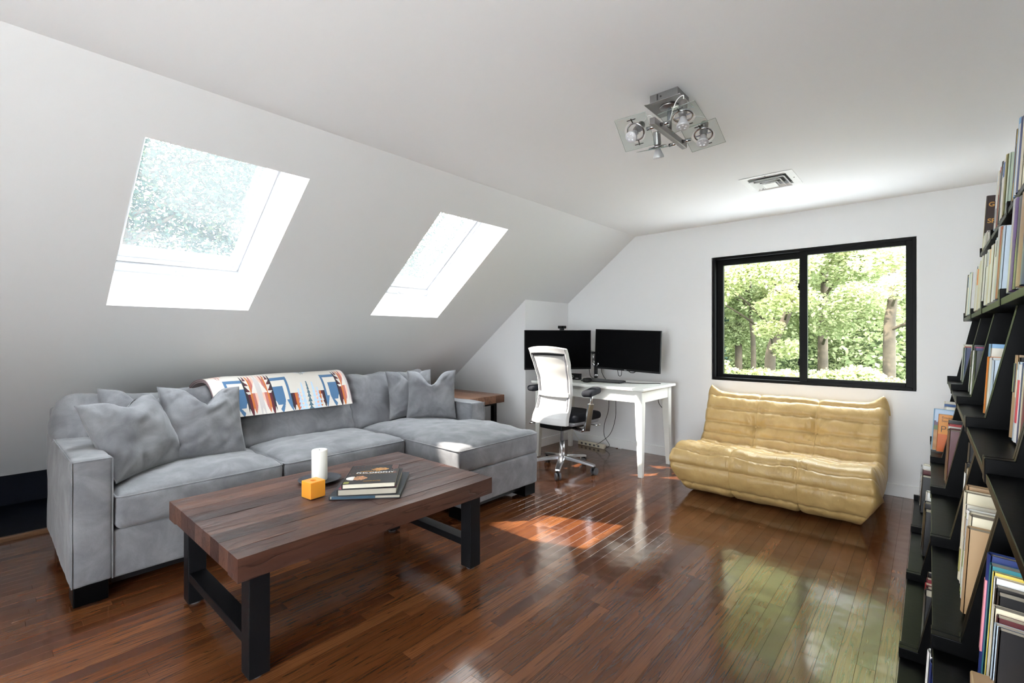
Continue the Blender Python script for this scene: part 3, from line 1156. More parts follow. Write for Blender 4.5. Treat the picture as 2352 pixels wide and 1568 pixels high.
up_ = -1
tst = Vector(bl_pt(0.5, 0.45, 0.05)).z - Vector(bl_pt(0.5, 0.45, 0.0)).z
sg = 1 if tst > 0 else -1
mb = MB()
NV2 = 200
mb.grid(nu, NV2, lambda u, v: bl_pt(u, v, sg * 0.022))
blank = tag(mb.build('patterned_blanket', 'blanket_wool', fix=False, smooth=True), 'folded cream wool blanket with rust and blue geometric pattern over the backrest', 'blanket')
at = blank.data.attributes.new('col', 'FLOAT_COLOR', 'FACE')
cols = []
VTOP = 0.36            # path fraction of the crest
for j in range(NV2):
    for i in range(nu):
        vv = (1 - (j + 0.5) / NV2) / (1 - VTOP)
        cols += [*blanket_col((i + 0.5) / nu, vv), 1.0]
at.data.foreach_set('color', cols)
# under layers of the fold with striped ends
for k in range(4):
    l0, l1 = 0.022 - 0.0055 * (k + 1), 0.022 - 0.0055 * k - 0.0012
    lay = MB()
    pts = []
    uu = -0.006 + 0.002 * k
    LU = 80
    lay.grid(LU, 120, lambda u, v: bl_pt(uu + (1 - 2 * uu) * u, v * 0.992, sg * l1))
    lay.grid(LU, 120, lambda u, v: bl_pt(uu + (1 - 2 * uu) * u, v * 0.992, sg * l0))
    n0 = 121 * (LU + 1)
    for j in range(120):
        for i in (0, LU):
            a, b = j * (LU + 1) + i, (j + 1) * (LU + 1) + i
            lay.f.append((a, b, n0 + b, n0 + a))
    for i in range(LU):
        for j in (0, 120):
            a, b = j * (LU + 1) + i, j * (LU + 1) + i + 1
            lay.f.append((a, b, n0 + b, n0 + a))
    lay.build('fold_layer', solid('fold_%d' % (k % 2), ((0.20, 0.13, 0.14), (0.42, 0.34, 0.33))[k % 2], 0.9), blank, smooth=False)

# ------------------------------------------------------------------ coffee table
TX0, TX1, TY0, TY1, TZ0, TZ1 = -2.605, -1.752, 0.585, 1.825, 0.362, 0.45
ct = thing('coffee_table', 'reclaimed plank coffee table with black steel frame in front of the sofa', 'table', ((TX0 + TX1) / 2, (TY0 + TY1) / 2, 0))
top = rbox('tabletop', 'reclaimed_wood', ct, TX0 + 0.004, TX1 - 0.004, TY0 + 0.004, TY1 - 0.004, TZ0 + 0.004, TZ1 - 0.008, bevel=0, rnd=0.3)
rb = random.Random(5)
nb = 9
bw = (TX1 - TX0) / nb


def rough_board(x0, x1, y0, y1, z0, z1, seed):
    mb = MB()
    nx, ny = 3, max(4, int((y1 - y0) / 0.05))

    def tp(u, v):
        x, y = x0 + (x1 - x0) * u, y0 + (y1 - y0) * v
        z = z1 + 0.0016 * noise.noise(Vector((x * 25 + seed, y * 6, 0)))
        if u in (0, 1) or v in (0, 1):
            z -= 0.002
        return (x, y, z)
    mb.grid(nx, ny, tp)
    n = nx + 1
    o = len(mb.v)
    mb.v += [(x0, y0, z0), (x1, y0, z0), (x1, y1, z0), (x0, y1, z0)]
    mb.f += [tuple([o, o + 1] + [i for i in range(n - 1, -1, -1)]),
             tuple([o + 2, o + 3] + [ny * n + i for i in range(n)]),
             tuple([o + 3, o] + [j * n for j in range(ny + 1)]),
             tuple([o + 1, o + 2] + [j * n + n - 1 for j in range(ny, -1, -1)]),
             (o, o + 3, o + 2, o + 1)]
    return mb


for i in range(nb):
    x0, x1 = TX0 + bw * i + 0.0006, TX0 + bw * (i + 1) - 0.0006
    cuts = [TY0] + sorted(TY0 + (TY1 - TY0) * t for t in ([rb.uniform(0.3, 0.7)] if i % 3 else [rb.uniform(0.2, 0.4), rb.uniform(0.6, 0.85)])) + [TY1]
    if i in (0, nb - 1):
        cuts = [TY0, TY1]
    for a, b in zip(cuts[:-1], cuts[1:]):
        rough_board(x0, x1, a + 0.0004, b - 0.0004, TZ0 + 0.002 if i in (0, nb - 1) else TZ0 + 0.01, TZ1 - rb.uniform(0, 0.0015), rb.random() * 50).build('board', 'reclaimed_wood', top, bevel=0, rnd=rb.random())
for (ya, yb) in ((0.615, 0.70), (1.665, 1.745)):
    yc = (ya + yb) / 2
    for (xa, xb) in ((TX0 + 0.075, TX0 + 0.15), (TX1 - 0.075, TX1 - 0.005)):
        xc = (xa + xb) / 2
        rbox('leg', 'black_metal', ct, xc - 0.036, xc + 0.036, yc - 0.035, yc + 0.035, 0.012, TZ0 + 0.002, bevel=0.002)
        MB().cyl((xc, yc, 0), (xc, yc, 0.013), 0.022, n=18).build('glide', 'rubber_grey', ct)
    rbox('stretcher', 'black_metal', ct, TX0 + 0.148, TX1 - 0.076, yc - 0.033, yc + 0.033, 0.115, 0.15, bevel=0.002)
    rbox('top_rail', 'black_metal', ct, TX0 + 0.148, TX1 - 0.076, yc - 0.035, yc + 0.035, TZ0 - 0.035, TZ0 + 0.002, bevel=0.002)

# things on the coffee table
cdl = tag(MB().lathe([(0.0, 0.0), (0.0375, 0.0), (0.0385, 0.003), (0.0385, 0.150), (0.0365, 0.155), (0.030, 0.156), (0.012, 0.151), (0.0, 0.150)], 40,
                     Matrix.Translation((-2.368, 1.178, TZ1 + 0.009))).build('pillar_candle', 'candle_white', smooth=True, bevel=0), 'white pillar candle standing on the dark round plate', 'candle')
MB().cyl((-2.368, 1.178, TZ1 + 0.156), (-2.368, 1.178, TZ1 + 0.166), 0.0012, n=8).build('wick', 'ink_black', cdl)
tag(MB().lathe([(0.0, 0.003), (0.055, 0.003), (0.07, 0.0), (0.074, 0.002), (0.104, 0.012), (0.106, 0.015), (0.1, 0.0145), (0.072, 0.0085), (0.0, 0.008)], 48,
               Matrix.Translation((-2.372, 1.182, TZ1 + 0.0002))).build('candle_plate', 'slate', smooth=True), 'round dark slate plate under the white candle', 'plate')
cs, chh = 0.076, 0.076
cub = MB()
Mc = Matrix.Translation((-2.166, 1.048, TZ1 + 0.0005)) @ Matrix.Rotation(R(6), 4, 'Z')
nh = 24
hr = 0.014
vs = [(-cs / 2, -cs / 2, 0), (cs / 2, -cs / 2, 0), (cs / 2, cs / 2, 0), (-cs / 2, cs / 2, 0)]
fs = [(0, 3, 2, 1)]
sq = []
for i in range(nh):
    a = 2 * math.pi * (i + 0.5) / nh
    k = 1 / max(abs(math.cos(a)), abs(math.sin(a)))
    sq.append((cs / 2 * k * math.cos(a), cs / 2 * k * math.sin(a)))
sq = []
for i in range(nh):
    t = 4 * i / nh
    e, f = int(t), t % 1
    cn = [(1, -1), (1, 1), (-1, 1), (-1, -1)]
    p, q = cn[e], cn[(e + 1) % 4]
    sq.append((cs / 2 * (p[0] + (q[0] - p[0]) * f), cs / 2 * (p[1] + (q[1] - p[1]) * f)))
vs2 = [(x, y, 0) for x, y in sq] + [(x, y, chh) for x, y in sq] + \
      [(hr * 1.15 * x / math.hypot(x, y), hr * 0.9 * y / math.hypot(x, y), chh) for x, y in sq] + \
      [(hr * 0.9 * x / math.hypot(x, y), hr * 0.7 * y / math.hypot(x, y), chh - 0.014) for x, y in sq]
fs2 = [tuple(range(nh - 1, -1, -1))]
for L in range(3):
    for i in range(nh):
        j = (i + 1) % nh
        fs2.append((L * nh + i, L * nh + j, (L + 1) * nh + j, (L + 1) * nh + i))
fs2.append(tuple(range(3 * nh, 4 * nh)))
cube = tag(MB().add(vs2, fs2, Mc).build('cube_candle', 'amber_wax', bevel=0.0025), 'amber cube candle with a burnt well at its top', 'candle')
MB().cyl(Mc @ Vector((0, 0, chh - 0.014)), Mc @ Vector((0.001, 0.0, chh - 0.004)), 0.0012, n=8).build('wick', 'ink_black', cube)


def flat_book(label, w_, h_, t, M, cover, z, spine_side=-1, page='page'):
    """book lying flat: spine along local Y at x=0 side."""
    mb = MB()
    c = 0.0028
    mb.box(0, w_, 0, h_, 0, c).box(0, w_, 0, h_, t - c, t).box(-0.002, c, 0, h_, 0, t)
    o = mb.build('hardback_book', cover, None, bevel=0.0008)
    o.matrix_basis = M @ Matrix.Translation((0, 0, z))
    tag(o, label, 'book', 'books stacked on the coffee table')
    o['_loc'] = 1
    MB().box(0.003, w_ - 0.004, 0.004, h_ - 0.004, c, t - c).build('pages', page, o, local=True)
    return o


# frame for the stack: text right = local +X_t (far along Y), text up = away from the viewer
def bk_frame(px, py, ang):
    return Matrix.Translation((px, py, 0)) @ Matrix.Rotation(R(ang), 4, 'Z')


# local x runs along the bottom edge of the cover (from the near-left corner), local y up the cover
B3 = flat_book('large dark blue hardback at the bottom of the coffee-table stack', 0.32, 0.365, 0.017, bk_frame(-2.06, 1.07, 47), solid('cover_night', (0.018, 0.024, 0.032), 0.3), TZ1 + 0.0003, page='page_grey')
B2 = flat_book('thick black hardback with red print in the middle of the stack', 0.266, 0.327, 0.030, bk_frame(-2.032, 1.094, 49.5), solid('cover_black', (0.014, 0.013, 0.014), 0.28), TZ1 + 0.0176, page='page_grey')
B1 = flat_book('black art hardback with two painted figures on top of the stack', 0.238, 0.306, 0.024, bk_frame(-2.019, 1.11, 50.8), solid('cover_charcoal', (0.022, 0.020, 0.021), 0.26), TZ1 + 0.0479)


def print_patch(o, x0, x1, y0, y1, z, nx, ny, fn, name='cover_print'):
    mb = MB()
    mb.grid(nx, ny, lambda u, v: (x0 + (x1 - x0) * u, y0 + (y1 - y0) * v, z))
    keep, cl = [], []
    for j in range(ny):
        for i in range(nx):
            c = fn((i + 0.5) / nx, (j + 0.5) / ny)
            if c is not None:
                keep.append(mb.f[j * nx + i])
                cl += [*c, 1.0]
    mb.f = keep
    ob = mb.build(name, 'print', o, local=True, fix=False)
    ob.data.attributes.new('col', 'FLOAT_COLOR', 'FACE').data.foreach_set('color', cl)
    return ob


def fig_print(u, v):
    # two warm-lit painted figures and scattered dots on a dark ground
    if ((u - 0.62) / 0.17) ** 2 + ((v - 0.76) / 0.085) ** 2 < 1 - 0.5 * noise.noise(Vector((u * 22, v * 18, 0))):
        k = 0.6 + 0.5 * noise.noise(Vector((u * 25, v * 25, 3)))
        return (0.62 * k + 0.1, 0.30 * k + 0.04, 0.10 * k)
    if ((u - 0.13) / 0.13) ** 2 + ((v - 0.27) / 0.10) ** 2 < 1 and u < 0.16:
        return (0.72, 0.70, 0.66)
    if ((u - 0.27) / 0.15) ** 2 + ((v - 0.27) / 0.11) ** 2 < 1 - 0.6 * noise.noise(Vector((u * 20, v * 20, 8))):
        k = 0.6 + 0.6 * noise.noise(Vector((u * 24, v * 24, 5)))
        return (0.60 * k + 0.08, 0.27 * k + 0.05, 0.13 * k + 0.03)
    if u > 0.86 and v > 0.72 - 0.25 * noise.noise(Vector((u * 9, v * 9, 2))) * 2:
        return (0.085, 0.03, 0.022)
    if u < 0.10 and v < 0.09:
        return (0.30, 0.32, 0.06)
    if u < 0.45 and v > 0.4 and (int(u * 60) * 7 + int(v * 60) * 13) % 41 == 0:
        return (0.28, 0.045, 0.03)
    return None


print_patch(B1, 0.004, 0.235, 0.004, 0.302, 0.0243, 90, 90, fig_print)
TT = lambda x, y: Matrix.Translation((x, y, 0.0246))
lettering('HISTORY OF', 0.0135, TT(0.054, 0.190), 'ink_gold', B1, sx=1.25)
lettering('PHILOSOPHY', 0.030, TT(0.038, 0.160), 'ink_white', B1, sx=1.02)
MB().box(0.036, 0.222, 0.1515, 0.1525, 0.0243, 0.0246).build('rule', 'ink_gold', B1, local=True)
lettering('MARTIN OLIVER', 0.0085, TT(0.088, 0.03), 'ink_gold', B1, sx=1.3)
print_patch(B2, 0.004, 0.262, 0.004, 0.323, 0.0303, 60, 60, lambda u, v: (0.34, 0.012, 0.05) if (u < 0.09 or v < 0.09) and saw((u + v) * 14) > 0.35 else None)
MB().box(0.01, 0.205, 0.0005, 0.0035, 0.0032, 0.0138).build('dust_jacket_flap', solid('jacket_teal', (0.02, 0.06, 0.10), 0.35), B3, local=True)

# ------------------------------------------------------------------ end table
ET = thing('end_table', 'square plank end table with black legs behind the far sofa arm', 'table', (-3.55, 3.2, 0))
ex0, ex1, ey0, ey1, ez0, ez1 = -3.92, -3.18, 2.885, 3.49, 0.545, 0.62
etop = rbox('tabletop', 'end_table_wood', ET, ex0 + 0.004, ex1 - 0.004, ey0 + 0.004, ey1 - 0.004, ez0 + 0.004, ez1 - 0.006, bevel=0, rnd=0.4)
for i in range(5):
    bwid = (ey1 - ey0) / 5
    rbox('board', 'end_table_wood', etop, ex0, ex1, ey0 + bwid * i + 0.0005, ey0 + bwid * (i + 1) - 0.0005, ez0, ez1 - rb.uniform(0, 0.001), bevel=0.0015, rnd=rb.random())
for x in (ex0 + 0.05, ex1 - 0.09):
    for y in (ey0 + 0.05, ey1 - 0.06):
        rbox('leg', 'black_metal', ET, x - 0.022, x + 0.022, y - 0.022, y + 0.022, 0.0, ez0 + 0.002, bevel=0.002)
    rbox('top_rail', 'black_metal', ET, x - 0.022, x + 0.022, ey0 + 0.072, ey1 - 0.082, ez0 - 0.03, ez0 + 0.002, bevel=0.002)

# ------------------------------------------------------------------ tan leather floor sofa
TG_W = 1.20
tg = thing('leather_floor_sofa', 'low tan leather quilted two-seat sofa beneath the window', 'sofa', (-0.862, 4.02, 0))
prof0 = [(-0.28, 0.004), (-0.40, 0.045), (-0.475, 0.13), (-0.505, 0.235), (-0.485, 0.325), (-0.41, 0.375), (-0.30, 0.372), (-0.16, 0.348), (-0.02, 0.325),
         (0.085, 0.325), (0.150, 0.385), (0.195, 0.475), (0.245, 0.575), (0.30, 0.655), (0.365, 0.700), (0.435, 0.695), (0.475, 0.63), (0.485, 0.50), (0.48, 0.32),
         (0.455, 0.14), (0.38, 0.03), (0.2, 0.002), (-0.05, 0.0)]
PR = catmull([(a, b) for a, b in prof0], 10, closed=True)
npf = len(PR)
seam_i = [15, 30, 44, 62, 78, 86, 93, 101, 110, 121, 135, 152, 168, 185, 205]
arc = [0.0]
for i in range(npf):
    arc.append(arc[-1] + (PR[(i + 1) % npf] - PR[i]).length)
tot = arc[-1]
seam_s = [arc[i] for i in seam_i]
nrm = []
for i in range(npf):
    d = (PR[(i + 1) % npf] - PR[i - 1]).normalized()
    nrm.append(Vector((d.y, -d.x)))
cen = sum((p for p in PR), Vector((0, 0))) / npf
if sum((PR[i] - cen).dot(nrm[i]) for i in range(npf)) < 0:
    nrm = [-n for n in nrm]
med = [(-0.37, 0.19), (-0.1, 0.17), (0.1, 0.17), (0.25, 0.25), (0.33, 0.40), (0.395, 0.62)]


def nearest_med(p):
    best = None
    for a, b in zip(med[:-1], med[1:]):
        a, b = Vector(a), Vector(b)
        t = max(0, min(1, (p - a).dot(b - a) / (b - a).length_squared))
        q = a.lerp(b, t)
        if best is None or (p - q).length < (p - best).length:
            best = q
    return best


MEDP = [nearest_med(p) for p in PR]
VS = [-TG_W / 6 - 0.01, TG_W / 6 + 0.01]
hw = TG_W / 2


def togo_pt(i, x):
    p, n = PR[i].copy(), nrm[i]
    s = arc[i]
    ds = min(min(abs(s - q), tot - abs(s - q)) for q in seam_s)
    dx = min(abs(x - q) for q in VS)
    puff = (1 - math.exp(-ds / 0.014)) * (1 - 0.55 * math.exp(-dx / 0.012))
    amp = 0.027
    d = amp * (puff - 1.0)
    # buttons: deep pulls where the vertical seams cross the mid back seam
    for vx in VS:
        db = math.hypot(x - vx, (s - arc[110]) * 1.0)
        d -= 0.026 * math.exp(-(db / 0.06) ** 2)
        db = math.hypot(x - vx, (s - arc[86]) * 1.0)
        d -= 0.012 * math.exp(-(db / 0.06) ** 2)
    for vx in VS:
        rx_, rs_2 = x - vx, s - arc[110]
        rr_ = math.hypot(rx_, rs_2)
        if 0.015 < rr_ < 0.26:
            d += 0.0065 * math.cos(9 * math.atan2(rs_2, rx_) + 2.0 * vx) * math.exp(-rr_ / 0.13)
    # gathered wrinkles running away from the seams
    wk = math.exp(-ds / 0.045)
    d += 0.013 * noise.noise(Vector((x * 32, s * 6, 2.0))) * wk
    d += 0.0065 * noise.noise(Vector((x * 7, s * 11, 7.0)))
    d += 0.003 * noise.noise(Vector((x * 16 + s * 20, s * 14, 4.0)))
    p = p + n * d
    # the seat sags between the vertical seams, the lip rises in the middle of each bay
    if 40 < i < 95:
        p.y += 0.012 * math.cos(x * 2 * math.pi / (TG_W / 3)) * -0.6
    e = max(0.0, (abs(x) - hw * 0.80) / (hw * 0.20))
    X = x
    sx = math.copysign(1, x)
    ct_ = math.exp(-((s - arc[142]) / 0.055) ** 2)     # ear at the back top
    cf_ = math.exp(-((s - arc[33]) / 0.10) ** 2)       # pointed front corner
    p.y += 0.060 * ct_ * e ** 2
    X += sx * (0.010 * ct_ + 0.018 * cf_) * e ** 1.5
    p.x -= 0.035 * cf_ * e ** 1.5
    p.y += 0.01 * cf_ * e ** 1.5
    low = max(0.0, 1 - p.y / 0.2)
    if 100 > i or i > 200:
        X -= sx * 0.07 * low ** 1.5 * e
    return Vector((X, p.x, p.y))


xs = []
m = 96
for k in range(m + 1):
    t = -1 + 2 * k / m
    xs.append(hw * math.copysign(abs(t) ** 0.9, t))
for q in VS:      # put a column exactly on each seam
    j = min(range(len(xs)), key=lambda k: abs(xs[k] - q))
    xs[j] = q
xs.sort()
vs, fs = [], []
rings = []
for t, bx in ((1.0, 0.040), (0.8, 0.039), (0.55, 0.035), (0.3, 0.026), (0.14, 0.015)):
    rings.append((t, bx))
cols_ = []
for (t, bx) in rings:
    c = []
    for i in range(npf):
        a = togo_pt(i, -hw)
        c.append(Vector((a.x - bx + 0.012 * math.sin(arc[i] / 0.045) * t * (1 - t), a.y + (MEDP[i].x - a.y) * t, a.z + (MEDP[i].y - a.z) * t)))
    cols_.append(c)
for x in xs:
    cols_.append([togo_pt(i, x) for i in range(npf)])
for (t, bx) in rings[::-1]:
    c = []
    for i in range(npf):
        a = togo_pt(i, hw)
        c.append(Vector((a.x + bx - 0.012 * math.sin(arc[i] / 0.045) * t * (1 - t), a.y + (MEDP[i].x - a.y) * t, a.z + (MEDP[i].y - a.z) * t)))
    cols_.append(c)
for c in cols_:
    vs += [Vector((v.x, v.y, max(v.z, 0.001))) for v in c]
for k in range(len(cols_) - 1):
    for i in range(npf):
        j = (i + 1) % npf
        fs.append((k * npf + i, (k + 1) * npf + i, (k + 1) * npf + j, k * npf + j))
Mt = Matrix.Translation((-0.862, 4.02, 0))
body = MB().add(vs, fs, Mt).build('quilted_body', 'tan_leather', tg, smooth=True)
for q in VS:
    for i in (110,):
        c = Mt @ (togo_pt(i, q) + Vector((0, nrm[i].x, nrm[i].y)) * 0.002)
        MB().cyl(c, c + Vector((0, nrm[i].x, nrm[i].y)) * 0.006, 0.013, 0.008, 16).build('button', 'tan_leather', tg, smooth=True)
    MB().tube([Mt @ (togo_pt(i, q) + Vector((0, nrm[i].x, nrm[i].y)) * 0.001) for i in range(8, 150, 2)], 0.0022, 6).build('seam', 'tan_leather', tg, smooth=True)

# ------------------------------------------------------------------ desk
DX0, DX1, DY0, DY1, DZ = -3.0, -1.79, 3.69, 4.36, 0.757
dk = thing('white_desk', 'white painted wooden desk with tapered legs in the corner', 'desk', ((DX0 + DX1) / 2, (DY0 + DY1) / 2, 0))
rbox('desktop', 'desk_paint', dk, DX0, DX1, DY0, DY1, DZ - 0.022, DZ, bevel=0.004)
fx0, fx1, fy0, fy1 = DX0 + 0.03, DX1 - 0.03, DY0 + 0.03, DY1 - 0.03
rbox('apron', 'desk_paint', dk, fx0 + 0.06, fx1 - 0.06, fy0 + 0.006, fy0 + 0.026, DZ - 0.125, DZ - 0.022, bevel=0.002)
rbox('apron', 'desk_paint', dk, fx0 + 0.06, fx1 - 0.06, fy1 - 0.026, fy1 - 0.006, DZ - 0.125, DZ - 0.022, bevel=0.002)
rbox('apron', 'desk_paint', dk, fx0 + 0.006, fx0 + 0.026, fy0 + 0.06, fy1 - 0.06, DZ - 0.125, DZ - 0.022, bevel=0.002)
rbox('apron', 'desk_paint', dk, fx1 - 0.026, fx1 - 0.006, fy0 + 0.06, fy1 - 0.06, DZ - 0.125, DZ - 0.022, bevel=0.002)
for sx in (0, 1):
    for sy in (0, 1):
        a, b = (fx0, fx0 + 0.066) if sx == 0 else (fx1, fx1 - 0.066)
        c, d = (fy0, fy0 + 0.066) if sy == 0 else (fy1, fy1 - 0.066)
        tx, ty = (a + (b - a) * 0.58), (c + (d - c) * 0.58)
        vs = [(a, c, 0), (tx, c, 0), (tx, ty, 0), (a, ty, 0), (a, c, 0.58), (b, c, 0.58), (b, d, 0.58), (a, d, 0.58), (a, c, DZ - 0.022), (b, c, DZ - 0.022), (b, d, DZ - 0.022), (a, d, DZ - 0.022)]
        fs = [(3, 2, 1, 0), (8, 9, 10, 11)] + [(L * 4 + i, L * 4 + (i + 1) % 4, L * 4 + 4 + (i + 1) % 4, L * 4 + 4 + i) for L in (0, 1) for i in range(4)]
        MB().add(vs, fs).build('leg', 'desk_paint', dk, bevel=0.003)


# monitors on a dual arm
def monitor(name, label, c, yaw, roll, w_, h_, logo=False, pitch=0.0):
    t = thing(name, label, 'monitor', (c[0], c[1], DZ), group='monitors on the desk')
    M = Matrix.Translation(c) @ Matrix.Rotation(R(yaw), 4, 'Z') @ Matrix.Rotation(R(pitch), 4, 'X') @ Matrix.Rotation(R(roll), 4, 'Y')
    MB().box(-w_ / 2, w_ / 2, 0.0, 0.022, -h_ / 2, h_ / 2, M).build('housing', 'black_plastic', t, bevel=0.002)
    MB().box(-w_ / 2 + 0.006, w_ / 2 - 0.006, -0.0006, 0.001, -h_ / 2 + 0.018, h_ / 2 - 0.006, M).build('screen', 'screen', t)
    MB().box(-w_ * 0.3, w_ * 0.3, 0.02, 0.05, -h_ * 0.32, h_ * 0.3, M).build('rear_bulge', 'black_plastic', t, bevel=0.01)
    if logo:
        lettering('DELL', 0.013, M @ Matrix.Translation((0, -0.0008, -h_ / 2 + 0.004)) @ Matrix.Rotation(R(90), 4, 'X'), 'ink_white', t, align='CENTER')
        MB().tube([M @ Vector(q) for q in ((0.03, 0.01, -h_ / 2), (0.05, 0.01, -h_ / 2 - 0.012), (0.08, 0.01, -h_ / 2 - 0.012), (0.10, 0.01, -h_ / 2))], 0.004, 8).build('joystick_bump', 'black_plastic', t)
    return t, M


monL, ML = monitor('monitor', 'black computer monitor behind the office chair, carrying a webcam', (-2.835, 3.925, 1.062), 52, 0.0, 0.70, 0.40)
monR, MR = monitor('monitor', 'black computer monitor beside the window end of the desk', (-2.215, 4.19, 1.062), 0, 2.0, 0.70, 0.40, logo=True)
wc = thing('webcam', 'black webcam clipped on top of the monitor behind the chair', 'webcam', (-2.83, 3.93, 1.26))
Mw = ML @ Matrix.Translation((0.04, 0.0, 0.20))
MB().cyl(Mw @ Vector((-0.042, 0.0, 0.031)), Mw @ Vector((0.042, 0.0, 0.031)), 0.0145, n=20).build('body', 'black_plastic', wc, smooth=False, bevel=0.003)
MB().box(-0.02, 0.02, -0.014, 0.026, 0.0005, 0.022, Mw).build('clip', 'black_plastic', wc, bevel=0.003)
MB().cyl(Mw @ Vector((0, -0.0135, 0.031)), Mw @ Vector((0, -0.018, 0.031)), 0.009, n=18).build('lens', 'screen', wc)

arm = thing('monitor_stand', 'silver and black dual monitor stand between the two screens', 'stand', (-2.56, 4.20, DZ))
MB().lathe([(0, 0), (0.085, 0), (0.085, 0.006), (0.03, 0.012), (0.022, 0.02), (0, 0.02)], 32, Matrix.Translation((-2.56, 4.20, DZ))).build('base', 'brushed_metal', arm, smooth=True)
MB().cyl((-2.56, 4.20, DZ + 0.02), (-2.56, 4.20, DZ + 0.15), 0.018, n=20).build('post', 'black_plastic', arm, smooth=True)
MB().cyl((-2.56, 4.20, DZ + 0.035), (-2.56, 4.20, DZ + 0.055), 0.022, n=20).build('collar', 'chrome', arm, smooth=True)
for q, s_ in (((-2.62, 4.20, 1.0), -1), ((-2.52, 4.22, 1.0), 1)):
    MB().tube([(-2.56, 4.20, DZ + 0.13), (-2.56 + 0.03 * s_, 4.2, DZ + 0.16), (-2.56 + 0.036 * s_, 4.21, DZ + 0.20)], 0.014, 12).build('arm_joint', 'chrome', arm, smooth=True)
    MB().cyl((-2.56 + 0.036 * s_, 4.21, DZ + 0.19), (-2.56 + 0.036 * s_, 4.21, DZ + 0.27), 0.016, 0.018, 16).build('spring_cylinder', 'brushed_metal', arm, smooth=True)
    MB().cyl((-2.56 + 0.036 * s_, 4.21, DZ + 0.265), (-2.56 + 0.036 * s_, 4.21, DZ + 0.285), 0.021, n=16).build('cap', 'black_plastic', arm)
    tgt = ML @ Vector((0.1, 0.05, 0.02)) if s_ < 0 else MR @ Vector((-0.1, 0.05, 0.02))
    MB().tube([(-2.56 + 0.036 * s_, 4.21, DZ + 0.275), (tgt.x * 0.5 + (-2.56 + 0.036 * s_) * 0.5, 4.27, 1.05), tuple(tgt)], 0.014, 10).build('arm', 'brushed_metal', arm, smooth=True)

# desk-top items
kb = thing('keyboard', 'slim black keyboard lying in front of the monitor stand', 'keyboard', (-2.36, 4.02, DZ))
Mk = Matrix.Translation((-2.385, 4.04, DZ + 0.0004)) @ Matrix.Rotation(R(3), 4, 'Z')
MB().prism([(-0.065, 0), (0.065, 0), (0.065, 0.018), (-0.065, 0.008)], 'x', -0.21, 0.21, Mk).build('case', 'black_plastic', kb, bevel=0.003)
keys = MB()
for r_ in range(5):
    for c_ in range(19):
        keys.box(-0.2 + c_ * 0.0212, -0.2 + c_ * 0.0212 + 0.018, -0.056 + r_ * 0.023, -0.056 + r_ * 0.023 + 0.019, 0.009 + r_ * 0.0016, 0.0145 + r_ * 0.0017, Mk)
o = keys.build('keys', 'rubber_grey', kb, fix=False)
o['kind'] = 'stuff'
ms = thing('computer_mouse', 'rounded black mouse standing in front of the keyboard', 'mouse', (-2.47, 3.90, DZ))
soft_box(-2.507, -2.443, 3.85, 3.95, DZ, DZ + 0.042, r=0.02, n=10, wr=0).build('shell', 'black_plastic', ms, smooth=True)
MB().cyl((-2.475, 3.872, DZ + 0.034), (-2.475, 3.888, DZ + 0.036), 0.006, n=12).build('wheel', 'rubber_grey', ms)
bx = thing('black_box', 'small black box with a pale emblem on the desk behind the chair', 'box', (-2.72, 4.10, DZ))
Mb_ = Matrix.Translation((-2.735, 4.06, DZ + 0.0004)) @ Matrix.Rotation(R(8), 4, 'Z')
MB().box(-0.075, 0.075, -0.025, 0.025, 0, 0.062, Mb_).build('case', 'black_plastic', bx, bevel=0.002)
MB().tube([Mb_ @ Vector((-0.005 + 0.011 * math.cos(a * 0.5236), -0.0258, 0.034 + 0.011 * math.sin(a * 0.5236))) for a in range(12)], 0.0018, 6, closed=True).cyl(Mb_ @ Vector((-0.038, -0.0252, 0.026)), Mb_ @ Vector((-0.038, -0.0262, 0.026)), 0.006, n=12).build('emblem', 'ink_white', bx)
MB().box(0.03, 0.062, -0.0258, -0.025, 0.014, 0.019, Mb_).build('small_print', 'ink_white', bx)


def cable(label, pts, r=0.0028, mat='black_plastic', per=10):
    return tag(MB().tube(catmull(pts, per), r, 6).build('cable', mat, smooth=True), label, 'cable', 'cables at the desk')


cable('black cord trailing across the desk from the keyboard', [(-2.17, 4.075, DZ + 0.006), (-2.11, 4.08, DZ + 0.004), (-2.03, 4.10, DZ + 0.004), (-1.95, 4.16, DZ + 0.004), (-1.90, 4.21, DZ + 0.004), (-1.87, 4.20, DZ + 0.004)], 0.0035)
cable('black cable loop hanging under the window-side monitor', [(-2.33, 4.23, 0.872), (-2.322, 4.23, 0.82), (-2.305, 4.23, 0.805), (-2.287, 4.23, 0.82), (-2.285, 4.23, 0.868)], 0.003)
cable('black cable dropping from the left monitor to the desk', [(-2.64, 4.20, 0.93), (-2.645, 4.21, 0.84), (-2.63, 4.215, 0.785), (-2.60, 4.22, DZ + 0.006)])
cable('black cable curving beside the monitor stand post', [(-2.50, 4.23, 0.95), (-2.515, 4.23, 0.86), (-2.49, 4.225, 0.80), (-2.455, 4.22, DZ + 0.006)])
cable('black cable drooping in a shallow arc under the desk', [(-2.36, 4.345, 0.64), (-2.28, 4.345, 0.605), (-2.18, 4.345, 0.60), (-2.06, 4.345, 0.625), (-1.98, 4.345, 0.655)])
cable('short black cable hooking down behind the near desk leg', [(-1.93, 4.32, 0.66), (-1.945, 4.32, 0.58), (-1.91, 4.31, 0.53), (-1.87, 4.31, 0.515)])
cable('long black cable running from the desk to the power strip', [(-2.42, 4.34, 0.70), (-2.41, 4.34, 0.5), (-2.43, 4.36, 0.34), (-2.50, 4.38, 0.18), (-2.62, 4.39, 0.075), (-2.68, 4.40, 0.04)])
